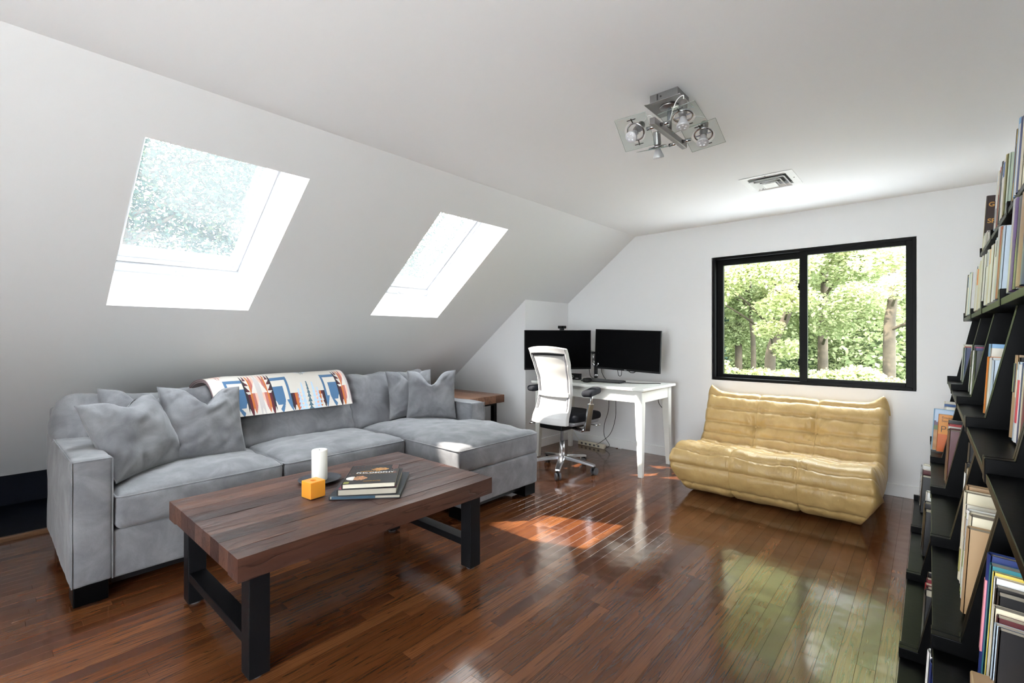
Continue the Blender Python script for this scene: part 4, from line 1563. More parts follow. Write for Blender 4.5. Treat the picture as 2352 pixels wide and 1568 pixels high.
cable('second black cable falling behind the chair to the floor', [(-2.50, 4.34, 0.70), (-2.50, 4.35, 0.45), (-2.56, 4.37, 0.28), (-2.58, 4.40, 0.15), (-2.53, 4.42, 0.05), (-2.60, 4.43, 0.006)])
cable('pale cord hanging behind the far desk leg', [(-3.05, 4.40, 0.42), (-3.02, 4.41, 0.30), (-3.02, 4.42, 0.20), (-2.96, 4.42, 0.11), (-2.91, 4.42, 0.05)], 0.002, 'cream_plastic')
ps = thing('power_strip', 'cream power strip on the floor below the desk', 'power strip', (-2.78, 4.43, 0))
Mp = Matrix.Translation((-2.76, 4.44, 0.0005)) @ Matrix.Rotation(R(-4), 4, 'Z')
MB().box(-0.17, 0.17, -0.022, 0.022, 0, 0.045, Mp).build('case', 'cream_plastic', ps, bevel=0.006)
for k in range(5):
    MB().box(-0.13 + k * 0.055, -0.105 + k * 0.055, -0.0226, -0.0216, 0.014, 0.032, Mp).build('socket', 'rubber_grey', ps)

# ------------------------------------------------------------------ office chair (faces the desk, +Y)
oc = thing('office_chair', 'white and chrome swivel office chair with black seat at the desk', 'chair', (-2.475, 3.485, 0))
CM = Matrix.Translation((-2.475, 3.485, 0)) @ Matrix.Rotation(R(-4), 4, 'Z')


def spine_y(z):
    pts = [(0.40, -0.215), (0.48, -0.205), (0.60, -0.155), (0.70, -0.135), (0.82, -0.145), (0.95, -0.185), (1.04, -0.22), (1.12, -0.255)]
    for (a, ya), (b, yb) in zip(pts[:-1], pts[1:]):
        if z <= b:
            t = max(0, (z - a) / (b - a))
            t = t * t * (3 - 2 * t) * 0.5 + t * 0.5
            return ya + (yb - ya) * t
    return pts[-1][1]


def half_w(z):
    t = (z - 0.44) / 0.66
    return 0.20 - 0.016 * math.sin(math.pi * min(1, max(0, t * 1.25))) + (0.012 if z > 0.9 else 0) * (z - 0.9) / 0.2


def back_pt(u, z, d=0.0):
    w_ = half_w(z)
    zz = z + (0.022 * (1 - u * u) if z > 1.0 else 0.0) * (z - 1.0) / 0.1
    return CM @ Vector((w_ * u, spine_y(z) + 0.045 * abs(u) ** 2.2 - d, zz))


mem = MB()
mem.grid(16, 26, lambda u, v: back_pt(-0.88 + 1.76 * u, 0.53 + 0.52 * v, -0.004))
mem.grid(16, 26, lambda u, v: back_pt(-0.88 + 1.76 * u, 0.53 + 0.52 * v, 0.004))
mem.build('back_membrane', 'chair_mesh', oc, smooth=True)


def strip(name, mat, u0, u1, z0, z1, d0, d1, nu_=6, nz=16, parent=oc, bev=0.003):
    mb = MB()
    a = [[back_pt(u0 + (u1 - u0) * i / nu_, z0 + (z1 - z0) * j / nz, d0) for i in range(nu_ + 1)] for j in range(nz + 1)]
    b = [[back_pt(u0 + (u1 - u0) * i / nu_, z0 + (z1 - z0) * j / nz, d1) for i in range(nu_ + 1)] for j in range(nz + 1)]
    mb.v = [p for r_ in a for p in r_] + [p for r_ in b for p in r_]
    n = nu_ + 1
    o_ = n * (nz + 1)
    for j in range(nz):
        for i in range(nu_):
            q = (j * n + i, j * n + i + 1, (j + 1) * n + i + 1, (j + 1) * n + i)
            mb.f += [q, tuple(o_ + k for k in q[::-1])]
        for i in (0, nu_):
            p, q = j * n + i, (j + 1) * n + i
            mb.f.append((p, q, o_ + q, o_ + p))
    for i in range(nu_):
        for j in (0, nz):
            p, q = j * n + i, j * n + i + 1
            mb.f.append((p, q, o_ + q, o_ + p))
    mb.v = [tuple(v) for v in mb.v]
    return mb.build(name, mat, parent, bevel=bev)


for sgn in (-1, 1):
    strip('back_frame', 'chair_shell', sgn * 1.0, sgn * 0.93, 0.45, 1.06, -0.014, 0.022, 2, 24)
    strip('back_groove', 'black_plastic', sgn * 0.93, sgn * 0.895, 0.53, 1.04, -0.010, 0.010, 1, 24, bev=0)
    strip('inner_frame', 'chair_grey', sgn * 0.895, sgn * 0.84, 0.53, 1.035, -0.012, 0.016, 2, 24)
strip('head_band', 'chair_shell', -1.0, 1.0, 1.045, 1.095, -0.016, 0.024, 14, 4, bev=0.008)
strip('head_line', 'black_plastic', -0.93, 0.93, 1.03, 1.046, -0.010, 0.012, 14, 2, bev=0)  # black plastic line under the head band
strip('lower_panel', 'chair_shell', -1.0, 1.0, 0.44, 0.555, -0.014, 0.026, 14, 4, bev=0.006)
strip('lumbar_band', 'chair_shell', -0.93, 0.96, 0.675, 0.712, 0.02, 0.034, 14, 2, bev=0.004)
soft_box(-0.235, 0.235, -0.125, 0.285, 0.455, 0.525, r=0.03, crown=0.012, n=16, wr=0.003, M=CM).build('seat', 'black_fabric', oc, smooth=True)
MB().box(-0.13, 0.13, -0.16, 0.16, 0.385, 0.452, CM).build('mechanism', 'black_plastic', oc, bevel=0.012)
soft_box(-0.22, 0.22, -0.13, 0.26, 0.43, 0.462, r=0.012, n=10, wr=0, M=CM).build('seat_pan', 'chair_grey', oc, smooth=True)
for sgn in (-1, 1):
    MB().tube([CM @ Vector(p) for p in ((sgn * 0.12, 0.0, 0.40), (sgn * 0.22, 0.0, 0.385), (sgn * 0.262, 0.01, 0.40))], 0.016, 10).build('arm_bracket', 'chrome', oc, smooth=True)
    vs = []
    post = MB()
    post.box(-0.011, 0.011, -0.036, 0.036, 0.0, 0.24, CM @ Matrix.Translation((sgn * 0.268, 0.005, 0.385)) @ Matrix.Rotation(R(sgn * 6), 4, 'Y') @ Matrix.Rotation(R(-6), 4, 'X'))
    post.build('arm_post', 'chrome', oc, bevel=0.006, seg=3)
    MB().cyl(CM @ Vector((sgn * 0.290, 0.03, 0.60)), CM @ Vector((sgn * 0.297, 0.035, 0.70)), 0.013, n=14).build('arm_stem', 'brushed_metal', oc, smooth=True)
    Ma = CM @ Matrix.Translation((sgn * 0.295, 0.035, 0.722)) @ Matrix.Rotation(R(sgn * 14), 4, 'Z') @ Matrix.Rotation(R(4), 4, 'X')
    soft_box(-0.048, 0.048, -0.125, 0.125, -0.028, 0.028, r=0.026, n=14, wr=0.004, M=Ma).build('armrest_pad', 'black_fabric', oc, smooth=True)
MB().tube([CM @ Vector(p) for p in ((0.2, 0.12, 0.425), (0.275, 0.14, 0.42), (0.30, 0.16, 0.43))], 0.006, 8).build('lever', 'chrome', oc, smooth=True)
MB().tube([CM @ Vector(p) for p in ((-0.17, -0.17, 0.425), (-0.22, -0.19, 0.418), (-0.235, -0.16, 0.42))], 0.006, 8).build('lever', 'chrome', oc, smooth=True)
MB().cyl((-2.475, 3.485, 0.26), (-2.475, 3.485, 0.39), 0.014, n=20).build('gas_lift', 'chair_grey', oc, smooth=True)
MB().cyl((-2.475, 3.485, 0.10), (-2.475, 3.485, 0.265), 0.026, 0.024, n=24).build('column', 'aluminium', oc, smooth=True)
for k in range(5):
    a = R(-62 + 72 * k)
    Mr = Matrix.Translation((-2.475, 3.485, 0)) @ Matrix.Rotation(a, 4, 'Z')
    spoke = MB()
    sec = []
    for t in range(9):
        r_ = 0.015 + 0.295 * t / 8
        q = t / 8
        w_ = 0.030 - 0.006 * q
        zt = 0.135 - 0.045 * q ** 1.3
        th = 0.032 - 0.014 * q
        sec.append([(r_, -w_ * 0.8, zt), (r_, w_ * 0.8, zt), (r_, w_, zt - th), (r_, -w_, zt - th)])
    vs = [p for s_ in sec for p in s_]
    fs = [(t * 4 + i, t * 4 + (i + 1) % 4, t * 4 + 4 + (i + 1) % 4, t * 4 + 4 + i) for t in range(8) for i in range(4)] + [(3, 2, 1, 0), (32, 33, 34, 35)]
    spoke.add(vs, fs, Mr).build('base_spoke', 'aluminium', oc, bevel=0.004)
    ca = R(25 + 50 * k)
    Mcst = Mr @ Matrix.Translation((0.30, 0, 0)) @ Matrix.Rotation(ca, 4, 'Z')
    cst = MB().cyl(Mcst @ Vector((0, 0, 0.045)), Mcst @ Vector((0, 0, 0.078)), 0.011, n=12).box(-0.02, 0.026, -0.008, 0.008, 0.035, 0.062, Mcst).build('caster', 'black_plastic', oc, bevel=0.003)
    for sgn in (-1, 1):
        MB().cyl(Mcst @ Vector((0.012, sgn * 0.009, 0.031)), Mcst @ Vector((0.012, sgn * 0.024, 0.031)), 0.0305, n=24).build('wheel', 'rubber_grey', cst, bevel=0.004)

# ------------------------------------------------------------------ ceiling spotlight
LX, LY = -0.852, 2.005
cl = thing('ceiling_spotlight', 'brushed metal ceiling light with four swivel spots on glass squares', 'light', (LX, LY, CZ))
rbox('ceiling_box', 'brushed_metal', cl, LX - 0.062, LX + 0.062, LY - 0.062, LY + 0.062, CZ - 0.040, CZ, bevel=0.002)
rbox('cover_plate', 'brushed_metal', cl, LX - 0.08, LX + 0.08, LY - 0.08, LY + 0.08, CZ - 0.044, CZ - 0.040, bevel=0.002)
MB().box(LX - 0.03, LX - 0.024, LY - 0.0626, LY - 0.062, CZ - 0.03, CZ - 0.004).cyl((LX - 0.012, LY - 0.0621, CZ - 0.018), (LX - 0.012, LY - 0.064, CZ - 0.018), 0.004, n=10).build('slot', 'ink_black', cl)
MB().lathe([(0, 0), (0.042, 0), (0.04, -0.006), (0.0, -0.008)], 28, Matrix.Translation((LX, LY, CZ - 0.044))).build('boss', 'brushed_metal', cl, smooth=True)
MB().cyl((LX, LY, CZ - 0.045), (LX, LY, 2.095), 0.0095, n=18).build('post', 'chair_grey', cl, smooth=True)
rbox('bar', 'brushed_metal', cl, LX - 0.0115, LX + 0.0115, LY - 0.172, LY + 0.172, 2.068, 2.096, bevel=0.002)
HZ = 2.082
for (sx, yy, tilt, hx) in ((-1, LY - 0.115, -46, 0.105), (1, LY - 0.115, -12, 0.105), (-1, LY + 0.115, 20, 0.105), (1, LY + 0.115, -24, 0.105)):
    MB().cyl((LX + sx * 0.0115, yy, HZ), (LX + sx * 0.05, yy, HZ), 0.008, n=14).build('rod', 'chrome', cl, smooth=True)
    Mh = Matrix.Translation((LX + sx * hx, yy, HZ)) @ Matrix.Rotation(R(tilt), 4, 'X') @ Matrix.Rotation(R(-sx * 4), 4, 'Y')
    # square glass plate with a round opening
    g = 0.073
    ro = 0.048
    nn = 32
    vs, fs = [], []
    for zt in (-0.0015, 0.0015):
        for i in range(nn):
            t = 4 * i / nn
            e_, f_ = int(t), t % 1
            cn = [(1, -1), (1, 1), (-1, 1), (-1, -1)]
            p, q = cn[e_], cn[(e_ + 1) % 4]
            x, y = g * (p[0] + (q[0] - p[0]) * f_), g * (p[1] + (q[1] - p[1]) * f_)
            vs.append((x, y, zt))
        for i in range(nn):
            x, y, _ = vs[-nn]
            h_ = math.hypot(x, y)
            vs.append((ro * x / h_, ro * y / h_, zt))
    # rebuild inner rings cleanly
    vs = []
    for zt in (-0.0015, 0.0015):
        outer = []
        for i in range(nn):
            t = 4 * i / nn
            e_, f_ = int(t), t % 1
            cn = [(1, -1), (1, 1), (-1, 1), (-1, -1)]
            p, q = cn[e_], cn[(e_ + 1) % 4]
            outer.append((g * (p[0] + (q[0] - p[0]) * f_), g * (p[1] + (q[1] - p[1]) * f_)))
        vs += [(x, y, zt) for x, y in outer] + [(ro * x / math.hypot(x, y), ro * y / math.hypot(x, y), zt) for x, y in outer]
    for i in range(nn):
        j = (i + 1) % nn
        fs += [(i, j, nn + j, nn + i), (2 * nn + j, 2 * nn + i, 3 * nn + i, 3 * nn + j), (i, 2 * nn + i, 2 * nn + j, j), (nn + i, nn + j, 3 * nn + j, 3 * nn + i)]
    gp = MB().add(vs, fs, Mh).build('glass_plate', 'plate_glass', cl, fix=True)
    edge_ = MB().tube([Mh @ Vector((a_ * g, b_ * g, 0)) for a_, b_ in ((1, -1), (1, 1), (-1, 1), (-1, -1))], 0.0011, 6, closed=True).build('polished_edge', solid('glass_edge', (0.30, 0.36, 0.33), 0.2), gp)
    hd = MB().lathe([(0, 0.075), (0.015, 0.075), (0.017, 0.07), (0.017, 0.018), (0.014, 0.012), (0.014, 0.0), (0, 0.0)], 24, Mh).build('lamp_holder', 'brushed_metal', cl, smooth=False)
    MB().tube([Mh @ Vector((0.037 * math.cos(a_ * math.pi / 16), 0.037 * math.sin(a_ * math.pi / 16), 0.008)) for a_ in range(32)], 0.004, 6, closed=True).build('gimbal_ring', 'chrome', cl, smooth=True)
    MB().cyl(Mh @ Vector((-0.037, 0, 0.008)), Mh @ Vector((0.037, 0, 0.008)), 0.0028, n=8).build('gimbal_pin', 'chair_grey', cl)
    MB().cyl(Mh @ Vector((0, 0.037, 0.008)), Mh @ Vector((0, 0.06, 0.003)), 0.0025, n=8).cyl(Mh @ Vector((0, -0.037, 0.008)), Mh @ Vector((0, -0.06, 0.003)), 0.0025, n=8).cyl(Mh @ Vector((-0.02, 0.055, 0.003)), Mh @ Vector((0.02, 0.055, 0.003)), 0.002, n=8).cyl(Mh @ Vector((-0.02, -0.055, 0.003)), Mh @ Vector((0.02, -0.055, 0.003)), 0.002, n=8).build('bracket', 'ink_black', cl)
    bulb = MB().lathe([(0, 0.002), (0.0125, 0.0), (0.013, -0.006), (0.015, -0.012), (0.0245, -0.034), (0.0255, -0.042), (0.023, -0.044), (0, -0.043)], 28, Mh).build('bulb', 'bulb_grey', cl, smooth=True)
    for a_ in range(5):
        c = Vector((0.013 * math.cos(a_ * 1.2566), 0.013 * math.sin(a_ * 1.2566), -0.0432))
        MB().cyl(Mh @ c, Mh @ (c + Vector((0, 0, -0.0015))), 0.0048, 0.004, 12).build('led_lens', 'led', bulb, smooth=True)
    e0 = Mh @ Vector((0, 0, 0.074))
    e1 = Vector((LX + sx * 0.02, yy * 0.5 + LY * 0.5, 2.09))
    mid = (e0 + e1) / 2 + Vector((0, 0, 0.05))
    MB().tube(catmull([tuple(e0), tuple(e0 + (Mh.to_3x3() @ Vector((0, 0, 1))) * 0.03), tuple(mid), tuple(e1)], 8), 0.0022, 6).build('flex', 'ink_white', cl, smooth=True)

# ------------------------------------------------------------------ ceiling vent
vn = thing('ceiling_vent', 'white stepped air vent in the ceiling near the window wall', 'vent', (-0.80, 3.545, CZ))
vx0, vx1, vy0, vy1 = -0.96, -0.645, 3.375, 3.715


def vring(x0, x1, y0, y1, w_, z0, z1, slope_=0.0):
    mb = MB()
    a = [(x0, y0), (x1, y0), (x1, y1), (x0, y1)]
    b = [(x0 + w_, y0 + w_), (x1 - w_, y0 + w_), (x1 - w_, y1 - w_), (x0 + w_, y1 - w_)]
    vs = [(*p, z0) for p in a] + [(*p, z1) for p in b] + [(*p, z0 + 0.002) for p in a] + [(*p, z1 + 0.002) for p in b]
    fs = []
    for i in range(4):
        j = (i + 1) % 4
        fs += [(i, j, 4 + j, 4 + i), (8 + j, 8 + i, 12 + i, 12 + j), (i, 8 + i, 8 + j, j), (4 + i, 4 + j, 12 + j, 12 + i)]
    mb.add(vs, fs)
    return mb


vring(vx0, vx1, vy0, vy1, 0.045, CZ - 0.004, CZ - 0.006).build('frame', 'trim_paint', vn, bevel=0.001)
rbox('shade_plate', 'ink_black', vn, vx0 + 0.04, vx1 - 0.04, vy0 + 0.04, vy1 - 0.04, CZ - 0.0025, CZ - 0.0005, bevel=0)  # black plate stands in for the shade inside the vent
for k, ins in enumerate((0.05, 0.078, 0.105)):
    vring(vx0 + ins, vx1 - ins, vy0 + ins, vy1 - ins, 0.018, CZ - 0.022 - 0.004 * k, CZ - 0.008 - 0.003 * k).build('louvre', 'trim_paint', vn)
rbox('centre_plate', 'trim_paint', vn, vx0 + 0.118, vx1 - 0.118, vy0 + 0.118, vy1 - 0.118, CZ - 0.032, CZ - 0.029, bevel=0.001)
MB().cyl((vx0 + 0.16, vy0 + 0.16, CZ - 0.03), (vx0 + 0.16, vy0 + 0.16, CZ), 0.006, n=10).build('stem', 'trim_paint', vn)
MB().cyl((vx0 + 0.157, vy0 + 0.02, CZ - 0.0065), (vx0 + 0.157, vy0 + 0.02, CZ - 0.004), 0.004, n=12).cyl((vx1 - 0.02, vy0 + 0.17, CZ - 0.0065), (vx1 - 0.02, vy0 + 0.17, CZ - 0.004), 0.004, n=12).build('screws', 'rubber_grey', vn)

# ------------------------------------------------------------------ leaning bookcases
ZB = [0.19, 0.555, 0.92, 1.285, 1.65]
XT = [-0.072, 0.002, 0.078, 0.147, 0.214]
UW = 0.623
YB0 = 3.783           # window end of the row


def xu(z):
    return 0.118 + 0.2 * (z - 0.963)


prof = [(xu(0), 0)]
for zb, xt in zip(ZB, XT):
    prof += [(xu(zb), zb), (xt, zb), (xt, zb + 0.048), (xu(zb + 0.048), zb + 0.048)]
prof += [(xu(2.02), 2.02), (XR - 0.012, 2.02), (XR - 0.012, 0)]
ORD = ['first', 'second', 'third', 'fourth', 'fifth', 'sixth', 'seventh', 'eighth', 'ninth', 'tenth', 'eleventh', 'twelfth', 'thirteenth', 'fourteenth', 'fifteenth', 'sixteenth', 'seventeenth', 'eighteenth', 'nineteenth', 'twentieth']
bc_labels = ['black leaning bookcase standing nearest the window wall', 'black leaning bookcase, second of the row from the window wall', 'black leaning bookcase, third of the row from the window wall',
             'black leaning bookcase, fourth of the row from the window wall', 'black leaning bookcase nearest the camera']
bc = thing('leaning_bookcase', bc_labels[0], 'bookcase', (0.2, YB0, 0), group='row of black leaning bookcases')
bc['_loc'] = 1
for y0, y1 in ((-0.021, -0.001), (-UW + 0.001, -UW + 0.021)):
    MB().prism([(x - 0.2, z) for x, z in prof], 'y', y0, y1).build('side_panel', 'black_wood', bc, bevel=0.0015, local=True)
MB().box(XR - 0.024 - 0.2, XR - 0.012 - 0.2, -UW + 0.021, -0.021, 0.02, 2.0).build('back_panel', 'black_wood', bc, local=True)
for zb, xt in zip(ZB, XT):
    MB().box(xt + 0.002 - 0.2, XR - 0.024 - 0.2, -UW + 0.021, -0.021, zb + 0.001, zb + 0.02).build('shelf', 'black_wood', bc, bevel=0.0015, local=True)
for k in range(1, 5):
    c = copy_tree(bc)
    c.location = (0.2, YB0 - UW * k, 0)
    c['label'] = bc_labels[k]

PAL = {
    'white': (0.78, 0.77, 0.74), 'cream': (0.72, 0.65, 0.48), 'ivory': (0.74, 0.70, 0.60), 'black': (0.014, 0.014, 0.015), 'charcoal': (0.05, 0.05, 0.055), 'grey': (0.30, 0.30, 0.31),
    'silver': (0.52, 0.53, 0.55), 'red': (0.50, 0.02, 0.035), 'dark red': (0.17, 0.012, 0.02), 'maroon': (0.10, 0.018, 0.022), 'orange': (0.72, 0.22, 0.02), 'rust': (0.42, 0.10, 0.02),
    'yellow': (0.74, 0.56, 0.10), 'mustard': (0.55, 0.36, 0.05), 'green': (0.08, 0.28, 0.08), 'lime green': (0.32, 0.58, 0.05), 'pale green': (0.48, 0.58, 0.46), 'olive': (0.24, 0.21, 0.06),
    'teal': (0.03, 0.20, 0.24), 'sky blue': (0.28, 0.50, 0.72), 'light blue': (0.22, 0.42, 0.66), 'blue': (0.03, 0.12, 0.36), 'navy': (0.012, 0.03, 0.15), 'pale blue': (0.52, 0.62, 0.72),
    'pink': (0.66, 0.24, 0.28), 'magenta': (0.40, 0.02, 0.14), 'purple': (0.12, 0.05, 0.22), 'brown': (0.10, 0.045, 0.025), 'tan': (0.42, 0.27, 0.14), 'kraft brown': (0.40, 0.25, 0.13), 'dark brown': (0.035, 0.014, 0.009),
}
for k_, c_ in PAL.items():
    solid('cover_' + k_.replace(' ', '_'), c_, 0.34)
SHELF = ['bottom', 'second', 'middle', 'fourth', 'top']
UNIT = ['first', 'second', 'third', 'fourth', 'fifth']
XSP = [-0.025, 0.052, 0.137, 0.157, 0.222]     # where the spines stand on each shelf
BOOKS = {}


def shelf_books(shelf, unit, items, gap0=0.004, lean=0.0, x=None):
    """items from the window end toward the camera: (colour, thickness, height, depth[, spine band colour])."""
    yy = YB0 - UW * unit - 0.0215 - gap0
    ylim = YB0 - UW * (unit + 1) + 0.023
    n = 0
    for it in items:
        col, t, h, d = it[:4]
        band = it[4] if len(it) > 4 else None
        hard = it[5] if len(it) > 5 else (t > 0.022)
        if yy - t < ylim:
            break
        z = ZB[shelf] + 0.0203
        xs_ = (it[6] if len(it) > 6 else x if x is not None else XSP[shelf]) + random.uniform(-0.003, 0.004)
        d = min(d, XR - 0.055 - xs_)
        ln = R(3.2)
        lab = '%s %s, %s from the window on the %s shelf of the %s bookcase' % (col, 'hardback' if hard else 'paperback', ORD[n], SHELF[shelf], UNIT[unit])
        c = 0.0026 if hard else 0.0009
        over = 0.003 if hard else 0.0004
        mb = MB()
        mb.box(0, d, -c, 0, 0, h).box(0, d, -t, -t + c, 0, h)
        # slightly rounded spine
        ns = 6
        vs = []
        for i in range(ns + 1):
            a = i / ns
            yv = -t * a
            xv = -(0.004 if hard else 0.0012) * math.sin(math.pi * a)
            vs += [(xv, yv, 0), (xv + 0.0016, yv, 0), (xv, yv, h), (xv + 0.0016, yv, h)]
        fs = []
        for i in range(ns):
            p, q = i * 4, (i + 1) * 4
            fs += [(p, p + 2, q + 2, q), (p + 1, q + 1, q + 3, p + 3), (p, q, q + 1, p + 1), (p + 2, p + 3, q + 3, q + 2)]
        fs += [(0, 1, 3, 2), (ns * 4, ns * 4 + 2, ns * 4 + 3, ns * 4 + 1)]
        mb.add(vs, fs)
        o = mb.build('book', 'cover_' + col.replace(' ', '_'))
        o['_loc'] = 1
        tag(o, lab, 'book', 'books on the leaning bookcases')
        o.location = (xs_, yy, z + d * math.sin(ln))
        o.rotation_euler = (0, ln, 0)
        MB().box(0.002, d - over, -t + c, -c, over, h - over).build('pages', 'page' if random.random() < 0.75 else 'page_grey', o, local=True)
        if band:
            b0, b1 = random.choice(((0.55, 0.9), (0.1, 0.35), (0.7, 0.95), (0.25, 0.8)))
            MB().box(-(0.0044 if hard else 0.0016), -0.001, -t * 0.86, -t * 0.14, h * b0, h * b1).build('spine_label', 'cover_' + band.replace(' ', '_'), o, local=True)
        BOOKS[(shelf, unit, n)] = (o, t, h, d)
        yy -= t + 0.0012
        n += 1


Hd = True
# top shelf
shelf_books(4, 0, [('yellow', .018, .275, .14), ('dark brown', .030, .295, .155, None, Hd), ('pink', .015, .07, .12), ('white', .018, .06, .12), ('cream', .015, .07, .12), ('pale green', .02, .08, .13), ('white', .03, .065, .12), ('ivory', .02, .07, .12), ('dark red', .02, .06, .12), ('ivory', .025, .07, .12)], 0.03)
shelf_books(4, 1, [('cream', .018, .235, .15, 'orange'), ('pale blue', .024, .245, .15, 'white'), ('white', .020, .26, .155, 'red'), ('ivory', .026, .255, .155, 'grey'), ('red', .022, .265, .15, 'white'), ('grey', .018, .25, .15), ('pink', .02, .265, .155, 'navy'), ('yellow', .024, .24, .155, 'black'), ('charcoal', .026, .265, .16), ('pale green', .03, .245, .16, 'black'), ('green', .024, .24, .155, 'white'), ('ivory', .03, .25, .15), ('white', .04, .24, .155, 'blue'), ('cream', .03, .25, .15), ('olive', .03, .24, .15), ('pale green', .035, .235, .15)], 0.05)
shelf_books(4, 2, [('ivory', .02, .25, .15), ('black', .026, .265, .155), ('white', .012, .24, .15, 'red'), ('pink', .016, .265, .15, 'white'), ('mustard', .012, .25, .15, 'navy'), ('pale blue', .014, .245, .15, 'blue'), ('white', .016, .25, .15), ('light blue', .03, .27, .165, None, Hd), ('white', .03, .24, .15), ('navy', .04, .25, .15), ('cream', .04, .24, .15)])
# fourth shelf
shelf_books(3, 0, [('dark brown', .024, .235, .16), ('tan', .012, .225, .15), ('silver', .030, .235, .16), ('white', .03, .225, .16, 'blue'), ('cream', .014, .235, .16), ('black', .016, .23, .16), ('teal', .02, .235, .16), ('white', .04, .22, .17), ('ivory', .03, .21, .17), ('pale blue', .04, .22, .16), ('cream', .05, .21, .16), ('white', .05, .215, .16)])
shelf_books(3, 1, [('white', .028, .20, .17, 'teal'), ('brown', .012, .205, .17), ('yellow', .02, .20, .17), ('cream', .03, .19, .17, 'green'), ('navy', .014, .205, .17), ('ivory', .024, .19, .17), ('yellow', .016, .185, .17), ('white', .034, .205, .18, 'orange'), ('cream', .024, .195, .17), ('ivory', .03, .205, .17, 'rust'), ('white', .04, .21, .17), ('cream', .04, .205, .17), ('white', .05, .215, .17), ('ivory', .04, .215, .17), ('cream', .04, .21, .17), ('white', .04, .21, .17)])
shelf_books(3, 2, [('white', .05, .205, .17, 'grey'), ('cream', .045, .20, .17), ('ivory', .055, .205, .17, 'orange'), ('white', .05, .20, .17), ('cream', .02, .20, .17), ('sky blue', .026, .215, .18, 'charcoal'), ('white', .024, .205, .17), ('ivory', .018, .21, .17, 'black'), ('silver', .062, .235, .2, None, Hd), ('pale blue', .02, .225, .19), ('blue', .014, .20, .18), ('rust', .034, .222, .19, None, Hd), ('tan', .016, .21, .18), ('pale blue', .026, .215, .19)])
shelf_books(3, 3, [('silver', .06, .25, .2, None, Hd), ('cream', .02, .22, .2), ('purple', .05, .235, .2), ('charcoal', .05, .23, .2), ('white', .05, .21, .18), ('tan', .05, .22, .18), ('navy', .06, .22, .18), ('charcoal', .05, .21, .18)], 0.02)
# middle shelf
shelf_books(2, 0, [('black', .014, .185, .15), ('white', .026, .205, .16), ('ivory', .02, .205, .16), ('pale green', .014, .20, .15), ('cream', .02, .20, .16), ('red', .014, .195, .15), ('black', .03, .19, .15), ('white', .03, .19, .15), ('navy', .03, .19, .15)], 0.02)
shelf_books(2, 1, [('white', .028, .205, .16, 'maroon'), ('charcoal', .036, .212, .17), ('pale green', .012, .19, .15), ('yellow', .012, .195, .15), ('magenta', .014, .205, .16), ('navy', .02, .2, .16), ('white', .03, .19, .15), ('black', .04, .19, .15)], 0.15)
shelf_books(2, 2, [('light blue', .050, .225, .17, 'pale blue', Hd), ('ivory', .010, .212, .17), ('orange', .024, .185, .15), ('dark red', .014, .17, .14), ('cream', .016, .182, .15), ('yellow', .02, .178, .14), ('white', .03, .185, .15), ('ivory', .03, .18, .14), ('pale blue', .03, .18, .14)], 0.25)
shelf_books(2, 3, [('tan', .028, .205, .15, 'black', Hd), ('charcoal', .010, .20, .15), ('rust', .016, .185, .15, 'black'), ('pale blue', .018, .19, .15, 'white'), ('white', .024, .185, .15, 'red'), ('navy', .04, .19, .15), ('cream', .04, .185, .15), ('dark red', .04, .2, .15)], 0.17, x=0.152)
# second shelf
shelf_books(1, 0, [('ivory', .028, .25, .14), ('cream', .03, .235, .16), ('blue', .03, .24, .16), ('teal', .016, .225, .15), ('white', .02, .225, .16, 'black'), ('lime green', .012, .215, .15), ('ivory', .03, .235, .16), ('sky blue', .024, .222, .19, None, Hd, 0.006), ('orange', .014, .20, .15, None, False, 0.024)], 0.13)
shelf_books(1, 1, [('pale green', .018, .235, .18), ('charcoal', .016, .24, .18), ('red', .040, .225, .17), ('white', .014, .22, .17, 'red'), ('dark red', .016, .215, .17), ('ivory', .024, .21, .16, 'red'), ('white', .02, .2, .16, 'black'), ('black', .04, .22, .17), ('maroon', .05, .225, .17)], 0.22)
shelf_books(1, 2, [('black', .03, .24, .19), ('charcoal', .030, .175, .15, 'white'), ('ivory', .012, .16, .14), ('white', .02, .16, .15, 'black'), ('tan', .012, .17, .15), ('dark red', .016, .16, .14), ('black', .05, .18, .15), ('navy', .05, .19, .16)], 0.18, x=0.09)
shelf_books(1, 3, [('kraft brown', .024, .232, .17), ('tan', .010, .20, .16), ('cream', .030, .225, .17, 'olive', Hd), ('ivory', .012, .20, .15), ('brown', .014, .19, .15, 'white'), ('white', .014, .195, .15), ('olive', .028, .19, .15, 'tan'), ('lime green', .012, .19, .15, 'white'), ('white', .024, .21, .16, 'grey'), ('cream', .04, .21, .16), ('tan', .03, .19, .16)], 0.19, x=0.058)
shelf_books(1, 4, [('navy', .022, .232, .18, 'pink', Hd), ('teal', .018, .222, .17), ('yellow', .008, .215, .17), ('white', .010, .21, .17), ('charcoal', .014, .2, .17), ('black', .018, .195, .17), ('cream', .014, .18, .16), ('maroon', .014, .172, .16), ('pale blue', .012, .165, .15), ('charcoal', .012, .165, .15)], 0.075, x=0.07)
